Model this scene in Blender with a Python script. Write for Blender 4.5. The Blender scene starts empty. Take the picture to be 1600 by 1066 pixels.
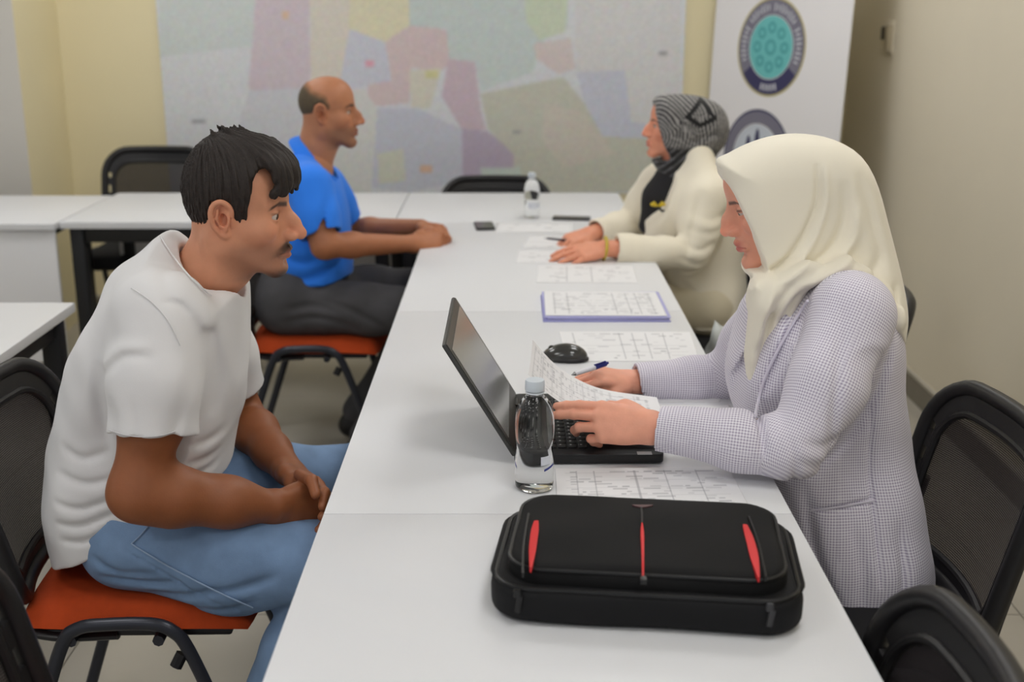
import bpy, bmesh, math, random
import numpy as np
from mathutils import Vector, Matrix
random.seed(7)
rng = np.random.default_rng(11)
SC = bpy.context.scene
COL = SC.collection

# ------------------------------------------------------------------ camera
FPX = 1900.0                      # focal length in pixels of the 1600 px wide frame
CAM_Z = 1.545
PITCH = math.atan2(538.0, FPX)    # the horizon lies just above the picture
camd = bpy.data.cameras.new('camera')
camd.sensor_width = 36.0
camd.lens = 36.0 * FPX / 1600.0
camd.clip_start = 0.05
camd.dof.use_dof = True
camd.dof.focus_distance = 2.12
camd.dof.aperture_fstop = 3.4
cam = bpy.data.objects.new('camera', camd)
COL.objects.link(cam)
cam.location = (0, 0, CAM_Z)
cam.rotation_euler = (math.pi / 2 - PITCH, 0, 0)
SC.camera = cam

# ------------------------------------------------------------------ world, light, exposure
SC.view_settings.view_transform = 'Standard'
SC.view_settings.look = 'None'
SC.view_settings.gamma = 1.0
SC.view_settings.exposure = 0.05
SC.view_settings.use_curve_mapping = False
SC.cycles.use_denoising = True
SC.cycles.max_bounces = 8
SC.cycles.caustics_reflective = False
SC.cycles.caustics_refractive = False
SC.cycles.sample_clamp_indirect = 4.0
w = bpy.data.worlds.new('daylight')
SC.world = w
w.use_nodes = True
bg = w.node_tree.nodes['Background']
bg.inputs[0].default_value = (0.93, 0.96, 1.0, 1)
bg.inputs[1].default_value = 0.52
CEIL = 2.85
LAMP_W = 11.0                      # emission strength of the ceiling panels
LAMPS = [(-1.55, 1.2), (0.55, 1.2), (-1.55, 3.4), (0.75, 3.1), (-1.55, 5.0), (0.85, 4.7), (0.55, -0.6), (-1.55, -0.6)]

CT, ST = math.cos(PITCH), math.sin(PITCH)
def ray(x, y):
    a = (x - 800.0) / FPX; b = (533.0 - y) / FPX
    return np.array([a, CT + b * ST, -ST + b * CT])
def at(x, y, Y):
    """point of the room at distance Y seen in direction x, y"""
    d = ray(x, y); t = Y / d[1]
    return np.array([0, 0, CAM_Z]) + d * t
def atz(x, y, Z):
    d = ray(x, y); t = (Z - CAM_Z) / d[2]
    return np.array([0, 0, CAM_Z]) + d * t
def atx(x, y, X):
    d = ray(x, y); t = X / d[0]
    return np.array([0, 0, CAM_Z]) + d * t

# ------------------------------------------------------------------ materials
def lin(c):
    return tuple((v / 255 / 12.92) if v / 255 <= 0.04045 else ((v / 255 + 0.055) / 1.055) ** 2.4 for v in c)
MATS = {}
def mat(name, rgb, rough=0.55, metal=0.0, spec=0.5, bump=0.0, bscale=200.0, var=0.0, vscale=8.0, attr=False, coat=0.0, sheen=0.0, sss=0.0, stretch=None, trans=0.0, ior=1.45, alpha=1.0):
    if name in MATS: return MATS[name]
    m = bpy.data.materials.new(name); m.use_nodes = True
    nt = m.node_tree; b = nt.nodes['Principled BSDF']
    c = lin(rgb)
    b.inputs['Base Color'].default_value = (*c, 1)
    b.inputs['Roughness'].default_value = rough
    b.inputs['Metallic'].default_value = metal
    b.inputs['Specular IOR Level'].default_value = spec
    b.inputs['IOR'].default_value = ior
    b.inputs['Coat Weight'].default_value = coat
    b.inputs['Sheen Weight'].default_value = sheen
    b.inputs['Transmission Weight'].default_value = trans
    b.inputs['Alpha'].default_value = alpha
    if sss:
        b.inputs['Subsurface Weight'].default_value = sss
        b.inputs['Subsurface Radius'].default_value = (1.0, 0.35, 0.2)
        b.inputs['Subsurface Scale'].default_value = 0.006
    tc = nt.nodes.new('ShaderNodeTexCoord')
    vec = tc.outputs['Object']
    if stretch:
        mp = nt.nodes.new('ShaderNodeMapping'); mp.inputs['Scale'].default_value = stretch
        nt.links.new(vec, mp.inputs['Vector']); vec = mp.outputs['Vector']
    src = None
    if attr:
        a = nt.nodes.new('ShaderNodeVertexColor'); a.layer_name = 'Col'; src = a.outputs['Color']
        nt.links.new(src, b.inputs['Base Color'])
    if var:
        n = nt.nodes.new('ShaderNodeTexNoise'); n.inputs['Scale'].default_value = vscale; n.inputs['Detail'].default_value = 5
        nt.links.new(vec, n.inputs['Vector'])
        mr = nt.nodes.new('ShaderNodeMapRange'); mr.inputs[1].default_value = 0.3; mr.inputs[2].default_value = 0.7
        mr.inputs[3].default_value = 1 - var; mr.inputs[4].default_value = 1 + var
        nt.links.new(n.outputs['Fac'], mr.inputs[0])
        hs = nt.nodes.new('ShaderNodeHueSaturation'); hs.inputs['Color'].default_value = (*c, 1)
        if src: nt.links.new(src, hs.inputs['Color'])
        nt.links.new(mr.outputs[0], hs.inputs['Value'])
        nt.links.new(hs.outputs['Color'], b.inputs['Base Color'])
    if bump:
        n2 = nt.nodes.new('ShaderNodeTexNoise'); n2.inputs['Scale'].default_value = bscale; n2.inputs['Detail'].default_value = 3
        nt.links.new(vec, n2.inputs['Vector'])
        bp = nt.nodes.new('ShaderNodeBump'); bp.inputs['Strength'].default_value = bump; bp.inputs['Distance'].default_value = 0.002
        nt.links.new(n2.outputs['Fac'], bp.inputs['Height']); nt.links.new(bp.outputs['Normal'], b.inputs['Normal'])
    MATS[name] = m
    return m
M_white = mat('white_laminate', (224, 225, 228), 0.45)
M_edge = mat('table_edge_band', (196, 194, 184), 0.4)
M_black = mat('black_steel', (26, 26, 28), 0.45, bump=0.05)
M_tube = mat('graphite_tube', (52, 54, 62), 0.3, metal=0.35)
M_plastic = mat('black_plastic', (27, 26, 28), 0.42, bump=0.08, bscale=600)
M_orange = mat('orange_seat_fabric', (184, 66, 16), 0.9, bump=0.35, bscale=900, var=0.06, vscale=60)
M_blackseat = mat('black_seat_fabric', (30, 30, 33), 0.9, bump=0.35, bscale=900)

# ------------------------------------------------------------------ mesh helpers
def link(o, parent=None):
    COL.objects.link(o)
    if parent is not None: o.parent = parent
    return o
def tag(o, label=None, cat=None, group=None, kind=None):
    if label: o['label'] = label
    if cat: o['category'] = cat
    if group: o['group'] = group
    if kind: o['kind'] = kind
    return o
def empty(name, loc, rz=0.0, label=None, cat=None, group=None):
    o = bpy.data.objects.new(name, None); link(o)
    o.empty_display_size = 0.05
    o.location = loc; o.rotation_euler = (0, 0, rz)
    return tag(o, label, cat, group)
def from_bm(name, bm, m, parent=None, smooth=True, angle=40):
    me = bpy.data.meshes.new(name); bm.normal_update(); bm.to_mesh(me); bm.free()
    if m is not None: me.materials.append(m)
    if smooth:
        me.shade_smooth() if hasattr(me, 'shade_smooth') else None
        try: me.set_sharp_from_angle(angle=math.radians(angle))
        except Exception: pass
    return link(bpy.data.objects.new(name, me), parent)
def bbox(bm, c, s, r=0.0, seg=2, rot=None):
    """bevelled box centred at c"""
    t = bmesh.new(); bmesh.ops.create_cube(t, size=1.0)
    for v in t.verts: v.co = Vector((v.co.x * s[0], v.co.y * s[1], v.co.z * s[2]))
    if r > 0: bmesh.ops.bevel(t, geom=list(t.edges), offset=min(r, min(s) * 0.49), segments=seg, affect='EDGES', profile=0.5)
    M = Matrix.Translation(Vector(c)) @ (rot.to_4x4() if rot is not None else Matrix.Identity(4))
    bmesh.ops.transform(t, matrix=M, verts=list(t.verts))
    merge(bm, t); return bm
def merge(bm, t):
    me = bpy.data.meshes.new('tmp'); t.to_mesh(me); t.free(); bm.from_mesh(me); bpy.data.meshes.remove(me)
def spline(pts, n=6, closed=False):
    """Catmull-Rom through the points"""
    P = [np.array(p, float) for p in pts]; N = len(P); out = []
    rngi = range(N if closed else N - 1)
    for i in rngi:
        if closed: p0, p1, p2, p3 = P[i - 1], P[i], P[(i + 1) % N], P[(i + 2) % N]
        else: p0, p1, p2, p3 = P[max(i - 1, 0)], P[i], P[i + 1], P[min(i + 2, N - 1)]
        for k in range(n):
            t = k / n
            out.append(0.5 * (2 * p1 + (p2 - p0) * t + (2 * p0 - 5 * p1 + 4 * p2 - p3) * t * t + (3 * p1 - p0 - 3 * p2 + p3) * t ** 3))
    if not closed: out.append(P[-1])
    return out
def tube(bm, pts, r, seg=10, closed=False, flat=None, up=(0, 0, 1)):
    """swept tube; r is a number or a list; flat=(ru, rv) gives an oval section"""
    P = [Vector(p) for p in pts]; N = len(P); rings = []
    prev = None
    for i in range(N):
        if closed: T = P[(i + 1) % N] - P[i - 1]
        else: T = P[min(i + 1, N - 1)] - P[max(i - 1, 0)]
        T.normalize()
        if prev is None:
            u = Vector(up); u = u - T * u.dot(T)
            if u.length < 1e-4: u = Vector((1, 0, 0)) - T * T.x
        else: u = prev - T * prev.dot(T)
        u.normalize(); prev = u; v = T.cross(u)
        ri = r[i] if isinstance(r, (list, tuple, np.ndarray)) else r
        fu, fv = flat if flat else (1, 1)
        rings.append([bm.verts.new(P[i] + u * (math.cos(a) * ri * fu) + v * (math.sin(a) * ri * fv)) for a in [2 * math.pi * k / seg for k in range(seg)]])
    for i in range(N if closed else N - 1):
        A, B = rings[i], rings[(i + 1) % N]
        for k in range(seg): bm.faces.new((A[k], A[(k + 1) % seg], B[(k + 1) % seg], B[k]))
    if not closed:
        bm.faces.new(rings[0][::-1]); bm.faces.new(rings[-1])
    return bm
def lathe(bm, prof, c=(0, 0, 0), seg=32, wob=None):
    """prof: list of (radius, z)"""
    rings = []
    for j, (r, z) in enumerate(prof):
        ring = []
        for k in range(seg):
            a = 2 * math.pi * k / seg; rr = r
            if wob: rr = r + wob(a, z)
            ring.append(bm.verts.new((c[0] + rr * math.cos(a), c[1] + rr * math.sin(a), c[2] + z)))
        rings.append(ring)
    for A, B in zip(rings, rings[1:]):
        for k in range(seg): bm.faces.new((A[k], A[(k + 1) % seg], B[(k + 1) % seg], B[k]))
    bm.faces.new(rings[0][::-1]); bm.faces.new(rings[-1])
    return bm
def prism(bm, poly, z0, z1, bev=0.0, seg=2):
    """extruded outline (x, y)"""
    t = bmesh.new()
    f = t.faces.new([t.verts.new((p[0], p[1], z0)) for p in poly])
    r = bmesh.ops.extrude_face_region(t, geom=[f])
    for v in [g for g in r['geom'] if isinstance(g, bmesh.types.BMVert)]: v.co.z = z1
    bmesh.ops.recalc_face_normals(t, faces=list(t.faces))
    if bev: bmesh.ops.bevel(t, geom=[e for e in t.edges if abs(e.verts[0].co.z - e.verts[1].co.z) < 1e-6], offset=bev, segments=seg, affect='EDGES', profile=0.5)
    merge(bm, t); return bm
def roundrect(w, h, r, n=6):
    out = []
    for cx, cy, a0 in ((w / 2 - r, h / 2 - r, 0), (-w / 2 + r, h / 2 - r, 90), (-w / 2 + r, -h / 2 + r, 180), (w / 2 - r, -h / 2 + r, 270)):
        for k in range(n + 1):
            a = math.radians(a0 + 90 * k / n); out.append((cx + r * math.cos(a), cy + r * math.sin(a)))
    return out
def box_obj(name, c, s, m, parent=None, r=0.0, seg=2, rot=None, kind=None):
    o = from_bm(name, bbox(bmesh.new(), c, s, r, seg, rot), m, parent)
    if kind: o['kind'] = kind
    return o
def grid_mesh(name, V, F, m, parent=None, cols=None, smooth=True):
    """V (n,3), F (k,4) or (k,3) as arrays"""
    V = np.ascontiguousarray(V, dtype=np.float32); F = np.ascontiguousarray(F, dtype=np.int32)
    me = bpy.data.meshes.new(name)
    k, q = F.shape
    me.vertices.add(len(V)); me.vertices.foreach_set('co', V.ravel())
    me.loops.add(k * q); me.loops.foreach_set('vertex_index', F.ravel())
    me.polygons.add(k)
    me.polygons.foreach_set('loop_start', np.arange(0, k * q, q, dtype=np.int32))
    me.polygons.foreach_set('loop_total', np.full(k, q, dtype=np.int32))
    me.polygons.foreach_set('use_smooth', np.full(k, smooth, dtype=bool))
    me.update(calc_edges=True); me.validate()
    if cols is not None:
        a = me.color_attributes.new('Col', 'FLOAT_COLOR', 'POINT')
        c4 = np.ones((len(V), 4), np.float32); c4[:, :3] = cols
        a.data.foreach_set('color', c4.ravel())
    if m is not None: me.materials.append(m)
    return link(bpy.data.objects.new(name, me), parent)
def copy_tree(o, parent=None):
    c = o.copy(); COL.objects.link(c); c.parent = parent
    for ch in list(o.children): copy_tree(ch, c)
    return c
# ------------------------------------------------------------------ the room
XR, YB = 1.60, 5.92
M_wallb = mat('yellow_wall_paint', (232, 221, 184), 0.75, bump=0.06, bscale=60, var=0.02, vscale=2)
M_wallr = mat('beige_wall_paint', (226, 217, 196), 0.75, bump=0.06, bscale=60, var=0.02, vscale=2)
M_wallp = mat('grey_pillar_paint', (214, 210, 202), 0.75, bump=0.06, bscale=60)
M_grout = mat('tile_grout', (92, 88, 80), 0.9)
M_tile = mat('grey_floor_tile', (176, 170, 158), 0.28, var=0.05, vscale=3.5, bump=0.03, bscale=30)
M_skirt = mat('stone_skirting', (126, 120, 108), 0.5, var=0.06, vscale=20)
M_skirtcap = mat('skirting_light_edge', (190, 184, 170), 0.5)
M_ceil = mat('white_ceiling', (222, 220, 214), 0.8)
floor = box_obj('floor', (-0.8, 2.2, -0.03), (4.84, 7.6, 0.05), M_grout, kind='structure')
tile_me = None
for ix in range(-4, 5):
    for iy in range(-5, 6):
        x0 = -1.078 + 0.6 * ix; y0 = 2.847 + 0.6 * iy
        x1 = min(x0 + 0.6, XR); y1 = min(y0 + 0.6, YB); x0c = max(x0, -3.2)
        if x1 - x0c < 0.03 or y1 - y0 < 0.03 or y0 < -0.2: continue
        full = abs(x1 - x0c - 0.6) < 1e-6 and abs(y1 - y0 - 0.6) < 1e-6
        if full and tile_me is not None:
            o = link(bpy.data.objects.new('floor_tile', tile_me), floor)
            o.location = ((x0 + x1) / 2, (y0 + y1) / 2, 0)
        elif full:
            o = box_obj('floor_tile', (0, 0, -0.004), (0.597, 0.597, 0.008), M_tile, floor, 0.001, 1)
            o.location = ((x0 + x1) / 2, (y0 + y1) / 2, 0); tile_me = o.data
        else:
            o = box_obj('floor_tile', (0, 0, -0.004), (x1 - x0c - 0.003, y1 - y0 - 0.003, 0.008), M_tile, floor, 0.001, 1)
            o.location = ((x0c + x1) / 2, (y0 + y1) / 2, 0)
box_obj('wall_back', (-0.3, YB + 0.06, 1.42), (3.86, 0.12, 2.88), M_wallb, kind='structure')
box_obj('wall_right', (XR + 0.06, 2.26, 1.42), (0.12, 7.32, 2.88), M_wallr, kind='structure')
PILX = -2.14
box_obj('wall_pillar', (PILX - 0.55, 5.70, 1.42), (1.1, 0.6, 2.88), M_wallp, kind='structure')
bpy.data.objects['wall_pillar'].data.materials.append(M_wallb)
for p in bpy.data.objects['wall_pillar'].data.polygons:
    if p.normal.x > 0.9: p.material_index = 1
ce = box_obj('ceiling', (-0.8, 2.2, CEIL + 0.03), (4.84, 7.6, 0.06), M_ceil, kind='structure')
bb = box_obj('baseboard_right', (XR - 0.006, 2.26, 0.048), (0.012, 7.3, 0.096), M_skirt, kind='structure')
box_obj('skirting_cap', (XR - 0.008, 2.26, 0.104), (0.016, 7.3, 0.016), M_skirtcap, bb, 0.003)
bb = box_obj('baseboard_back', (-0.3, YB - 0.006, 0.048), (3.7, 0.012, 0.096), M_skirt, kind='structure')
box_obj('skirting_cap', (-0.3, YB - 0.008, 0.104), (3.7, 0.016, 0.016), M_skirtcap, bb, 0.003)
# left side of the room, out of view: parapet, header and posts of a long window band that lets the daylight in
box_obj('wall_left', (-3.26, 1.9, 0.44), (0.12, 7.0, 0.88), M_wallr, kind='structure')
box_obj('trim_1', (-3.26, 1.9, 2.64), (0.12, 7.0, 0.42), M_wallr, kind='structure')
for k, yy in enumerate((-1.55, 0.2, 1.95, 3.7, 5.34)):
    box_obj('window_%d' % (k + 1), (-3.26, yy, 1.655), (0.07, 0.07, 1.55), M_ceil, kind='structure')
# ceiling lamps (out of view above the picture, they light the room)
def emis(name, rgb, s):
    m = bpy.data.materials.new(name); m.use_nodes = True
    nt = m.node_tree; nt.nodes.clear()
    e = nt.nodes.new('ShaderNodeEmission'); e.inputs[0].default_value = (*rgb, 1); e.inputs[1].default_value = s
    o = nt.nodes.new('ShaderNodeOutputMaterial'); nt.links.new(e.outputs[0], o.inputs[0]); return m
M_lamp = emis('lamp_diffuser', (1.0, 0.99, 0.975), LAMP_W)
lamp0 = None
for i, (x, y) in enumerate(LAMPS):
    if lamp0 is None:
        lamp0 = empty('ceiling_lamp', (x, y, CEIL))
        tag(lamp0, 'square white ceiling panel lamp above the room, out of the picture', 'lamp', 'ceiling panel lamps')
        bm = bmesh.new()
        for sx, sy, lx, ly in ((0, 0.3, 0.62, 0.02), (0, -0.3, 0.62, 0.02), (0.3, 0, 0.02, 0.62), (-0.3, 0, 0.02, 0.62)):
            bbox(bm, (sx, sy, -0.012), (lx, ly, 0.024), 0.002)
        from_bm('lamp_frame', bm, M_ceil, lamp0)
        box_obj('diffuser', (0, 0, -0.008), (0.58, 0.58, 0.008), M_lamp, lamp0)
    else:
        l = copy_tree(lamp0); l.location = (x, y, CEIL)

# ------------------------------------------------------------------ wall map (flat print)
def paint_poly(img, poly, col, W, H):
    xs = np.arange(W)[None, :] + 0.5; ys = np.arange(H)[:, None] + 0.5
    ins = np.zeros((H, W), bool); n = len(poly)
    for i in range(n):
        x0, y0 = poly[i]; x1, y1 = poly[(i + 1) % n]
        if y0 == y1: continue
        c = (ys > min(y0, y1)) & (ys <= max(y0, y1)) & (xs < (x1 - x0) * (ys - y0) / (y1 - y0) + x0)
        ins ^= c
    g = sum(col) / 3; img[ins] = lin([g + (q - g) * 0.68 + 11 for q in col])
MX0, MX1, MZ0, MZ1 = -1.667, 0.815, 0.62, 2.25
def make_map():
    nx, nz = 420, 276
    W, H = nx + 1, nz + 1
    xs = np.linspace(MX0, MX1, W); zs = np.linspace(MZ0, MZ1, H)
    def uv(px, py):
        p = at(px, py, YB - 0.012)
        return ((p[0] - MX0) / (MX1 - MX0) * W, (p[2] - MZ0) / (MZ1 - MZ0) * H)
    img = np.zeros((H, W, 3)); img[:] = lin((220, 223, 228))
    B = [([(250, -200), (400, -200), (405, 70), (250, 90)], (196, 207, 207)),
         ([(405, -140), (480, -140), (486, 138), (440, 146), (388, 140), (396, 60)], (204, 186, 198)),
         ([(483, -120), (546, -120), (548, 45), (541, 132), (486, 134)], (216, 206, 190)),
         ([(546, -80), (636, -90), (640, 44), (602, 66), (546, 46)], (222, 214, 172)),
         ([(546, 45), (602, 66), (612, 130), (528, 142), (538, 90)], (196, 198, 216)),
         ([(602, 65), (640, 40), (698, 46), (702, 98), (690, 110), (642, 106), (640, 160), (570, 168), (576, 132), (612, 126)], (212, 186, 188)),
         ([(636, -150), (890, -150), (886, 42), (850, 62), (832, 112), (752, 142), (742, 96), (702, 92), (697, 45), (640, 40)], (190, 206, 204)),
         ([(818, -20), (888, -20), (882, 50), (842, 62), (822, 34)], (196, 212, 180)),
         ([(832, 68), (892, 60), (898, 108), (872, 116), (838, 92)], (210, 194, 192)),
         ([(892, -160), (1062, -160), (1062, 202), (982, 192), (976, 110), (900, 112)], (208, 208, 210)),
         ([(900, 112), (976, 110), (986, 190), (1062, 200), (1062, 214), (942, 218), (912, 160)], (190, 195, 216)),
         ([(750, 146), (880, 120), (912, 160), (942, 214), (1062, 216), (1062, 300), (806, 300), (790, 232), (762, 200)], (194, 195, 176)),
         ([(700, 92), (742, 96), (752, 178), (760, 202), (722, 202), (690, 150)], (200, 174, 190)),
         ([(720, 200), (762, 204), (802, 240), (802, 262), (722, 286)], (178, 160, 188)),
         ([(590, 170), (650, 168), (722, 202), (722, 282), (640, 300), (578, 292)], (190, 194, 212)),
         ([(640, 110), (690, 106), (672, 170), (642, 166)], (212, 208, 188)),
         ([(388, 142), (486, 136), (480, 300), (360, 300), (372, 200)], (200, 202, 212)),
         ([(486, 136), (570, 140), (590, 170), (580, 300), (480, 300)], (208, 209, 206)),
         ([(590, 240), (630, 232), (634, 282), (592, 286)], (204, 206, 186)),
         ([(750, 262), (812, 260), (816, 290), (752, 292)], (188, 204, 196)),
         ([(850, 160), (912, 176), (960, 240), (880, 262), (846, 220)], (203, 195, 180)),
         ([(441, 18), (452, 18), (452, 29), (441, 29)], (224, 180, 140)),
         ([(572, 94), (584, 94), (584, 104), (572, 104)], (228, 140, 170)),
         ([(664, 110), (684, 110), (684, 122), (664, 122)], (214, 208, 130)),
         ([(656, 258), (676, 258), (676, 268), (656, 268)], (224, 174, 140)),
         ([(800, 203), (814, 203), (814, 208), (800, 208)], (140, 142, 148)),
         ([(1028, 81), (1042, 81), (1042, 86), (1028, 86)], (140, 142, 150)),
         ([(300, 186), (322, 186), (322, 192), (300, 192)], (150, 154, 162))]
    for poly, c in B: paint_poly(img, [uv(*p) for p in poly], c, W, H)
    # soften the printed boundaries a little and add the fine print of streets and districts
    for _ in range(2):
        img[1:-1, 1:-1] = (img[1:-1, 1:-1] * 2 + img[:-2, 1:-1] + img[2:, 1:-1] + img[1:-1, :-2] + img[1:-1, 2:]) / 6
    n1 = rng.normal(0, 1, (H, W)); n2 = rng.normal(0, 1, (H, W, 3))
    for _ in range(3):
        n2[1:-1, 1:-1] = (n2[:-2, 1:-1] + n2[2:, 1:-1] + n2[1:-1, :-2] + n2[1:-1, 2:]) / 4
    img = np.clip(img * (1 + 0.04 * n1[..., None] + 0.06 * n2), 0, 1)
    X, Z = np.meshgrid(xs, zs)
    bow = 0.004 * np.sin(X * 3.1) * np.sin(Z * 2.3)
    V = np.stack([X, np.full_like(X, YB - 0.012) + bow, Z], -1).reshape(-1, 3)
    idx = np.arange(W * H).reshape(H, W)
    F = np.stack([idx[:-1, :-1], idx[:-1, 1:], idx[1:, 1:], idx[1:, :-1]], -1).reshape(-1, 4)
    n = len(V)
    m = mat('printed_map_paper', (200, 200, 200), 0.3, attr=True, coat=0.25)
    root = empty('wall_map', ((MX0 + MX1) / 2, YB, MZ0), label='large pastel city district map hung on the yellow back wall', cat='map')
    o = grid_mesh('map_sheet', V - np.array(root.location), F, m, root, cols=img.reshape(-1, 3))
    box_obj('backing_board', (0, -0.003, (MZ1 - MZ0) / 2), (MX1 - MX0, 0.006, MZ1 - MZ0), mat('map_backing', (190, 190, 188)), root)
    return root
make_map()

# ------------------------------------------------------------------ roll-up banner in the corner
def make_banner():
    a = np.array([0.89, 5.80]); b = np.array([1.33, 5.08])      # left (far) and right (near) foot of the screen
    c = (a + b) / 2; wdt = float(np.linalg.norm(b - a)); ang = math.atan2(b[1] - a[1], b[0] - a[0])
    root = empty('roll_up_banner', (c[0], c[1], 0), ang, 'white roll-up banner with round emblems in the back corner', 'banner')
    lean = math.radians(2.6)
    rot = Matrix.Rotation(lean, 3, 'X').inverted()
    M_sheet = mat('banner_sheet', (240, 238, 240), 0.45)
    M_alu = mat('banner_aluminium', (150, 150, 152), 0.35, metal=0.8)
    H = 2.02
    def L(x, z, d=0.0):           # a point on the leaning sheet, d in front of it
        v = Vector((x, -d, z)); v.rotate(Matrix.Rotation(-lean, 3, 'X')); return v + Vector((0, 0, 0.06))
    def quadmesh(name, bm, m, par): return from_bm(name, bm, m, par)
    bm = bmesh.new(); bbox(bm, (0, 0, H / 2), (wdt, 0.003, H))
    for v in bm.verts: v.co = L(v.co.x, v.co.z, -v.co.y)
    sheet = from_bm('screen', bm, M_sheet, root)
    bm = bmesh.new(); bbox(bm, (0, 0, 0.035), (wdt + 0.03, 0.08, 0.07), 0.015); from_bm('base_cassette', bm, M_alu, root)
    bm = bmesh.new(); bbox(bm, (0, 0, 0), (wdt + 0.01, 0.02, 0.03), 0.005)
    for v in bm.verts: v.co = v.co + L(0, H)
    from_bm('top_rail', bm, M_alu, root)
    bm = bmesh.new(); tube(bm, [Vector((0, 0.03, 0.05)), L(0, H, -0.02)], 0.008); from_bm('support_pole', bm, M_alu, root)
    M_navy = mat('emblem_navy', (58, 56, 96), 0.5); M_grey = mat('emblem_grey', (124, 122, 138), 0.5)
    M_teal = mat('emblem_teal', (112, 196, 196), 0.5); M_teald = mat('emblem_dark_teal', (84, 168, 172), 0.5)
    M_pale = mat('emblem_pale', (206, 206, 216), 0.5); M_gold = mat('emblem_gold_line', (188, 176, 110), 0.5)
    def ring(cx, cz, r0, r1, d, a0=0, a1=360, n=64):
        bm = bmesh.new(); A = []; B = []
        full = a1 - a0 >= 360
        for k in range(n + (0 if full else 1)):
            a = math.radians(a0 + (a1 - a0) * k / n)
            A.append(bm.verts.new(L(cx + r0 * math.cos(a), cz + r0 * math.sin(a), d))); B.append(bm.verts.new(L(cx + r1 * math.cos(a), cz + r1 * math.sin(a), d)))
        m = len(A)
        for k in range(m if full else m - 1): bm.faces.new((A[k], A[(k + 1) % m], B[(k + 1) % m], B[k]))
        return bm
    def disc(cx, cz, r, d, n=40):
        bm = bmesh.new(); bm.faces.new([bm.verts.new(L(cx + r * math.cos(2 * math.pi * k / n), cz + r * math.sin(2 * math.pi * k / n), d)) for k in range(n)]); return bm
    # centre of the upper emblem found from its place on the sheet
    def local(px, py):
        d = ray(px, py); n = np.array([-math.sin(ang), math.cos(ang), 0.0]); p0 = np.array([c[0], c[1], 0])
        # sheet plane with the lean
        ex = np.array([math.cos(ang), math.sin(ang), 0]); ez = np.array(L(0, 1)) - np.array(L(0, 0))
        R = np.array([[math.cos(ang), -math.sin(ang), 0], [math.sin(ang), math.cos(ang), 0], [0, 0, 1]])
        ezw = R @ ez; nw = np.cross(ex, ezw); o = p0 + np.array([0, 0, 0.06]); cpos = np.array([0, 0, CAM_Z])
        t = np.dot(o - cpos, nw) / np.dot(d, nw); q = cpos + d * t - o
        return float(q @ ex), float(q @ ezw)
    ex, ez = local(1205, 74)
    R = 0.205
    from_bm('emblem_rim', ring(ex, ez, R, R + 0.008, 0.0025), M_gold, sheet, False)
    from_bm('emblem_ring', ring(ex, ez, R * 0.68, R, 0.003), M_grey, sheet, False)
    from_bm('emblem_ring_foot', ring(ex, ez, R * 0.69, R * 0.985, 0.0035, 216, 326), M_navy, sheet, False)
    bm = bmesh.new()
    for k in range(34):                                    # the ring lettering is only a row of unreadable pale strokes
        a = math.radians(-20 + 220 * k / 33)
        if k in (8, 17, 25): continue
        u = Vector((math.cos(a), math.sin(a))); t = Vector((-u.y, u.x)); h = 0.017 if k % 3 else 0.012
        for q0, q1 in (((-0.004, -h), (0.004, h)),):
            cs = [u * (R * 0.84 + q0[1]) + t * q0[0], u * (R * 0.84 + q0[1]) + t * q1[0], u * (R * 0.84 + q1[1]) + t * q1[0], u * (R * 0.84 + q1[1]) + t * q0[0]]
            bm.faces.new([bm.verts.new(L(ex + s.x, ez + s.y, 0.004)) for s in cs])
    for k in range(5):
        a = math.radians(258 + 7 * k); u = Vector((math.cos(a), math.sin(a))); t = Vector((-u.y, u.x))
        cs = [u * (R * 0.78) - t * .006, u * (R * 0.78) + t * .006, u * (R * 0.92) + t * .006, u * (R * 0.92) - t * .006]
        bm.faces.new([bm.verts.new(L(ex + s.x, ez + s.y, 0.0042)) for s in cs])
    from_bm('ring_strokes', bm, M_pale, sheet, False)['kind'] = 'stuff'
    from_bm('emblem_disc', disc(ex, ez, R * 0.66, 0.0032), M_teal, sheet, False)
    bm = bmesh.new()
    for k in range(8):
        a = 2 * math.pi * k / 8
        cx, cz = ex + 0.085 * math.cos(a), ez + 0.085 * math.sin(a)
        t = ring(cx, cz, 0.012, 0.026, 0.004, n=16); merge(bm, t)
    merge(bm, ring(ex, ez, 0.02, 0.035, 0.004, n=20))
    from_bm('emblem_rosette', bm, M_teald, sheet, False)
    ex, ez = local(1181, 246)
    from_bm('emblem_ring', ring(ex, ez, R * 0.74, R, 0.003), M_grey, sheet, False)
    from_bm('emblem_rim', ring(ex, ez, R, R + 0.01, 0.0025), M_navy, sheet, False)
    from_bm('emblem_disc', disc(ex, ez, R * 0.72, 0.003), mat('emblem_blue_white', (205, 212, 222), 0.5), sheet, False)
    bm = bmesh.new()
    for dx, dz, sx, sz in ((-0.055, 0.035, 0.016, 0.06), (0.0, 0.055, 0.016, 0.075), (0.055, 0.035, 0.016, 0.06), (-0.09, 0.0, 0.010, 0.04), (0.09, 0.0, 0.010, 0.04), (0.0, -0.06, 0.10, 0.016), (0.0, -0.095, 0.07, 0.012)):
        n = 20; bm.faces.new([bm.verts.new(L(ex + dx + sx * math.cos(2 * math.pi * k / n), ez + dz + sz * math.sin(2 * math.pi * k / n), 0.004)) for k in range(n)])
    from_bm('emblem_figures', bm, M_navy, sheet, False)
make_banner()

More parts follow.
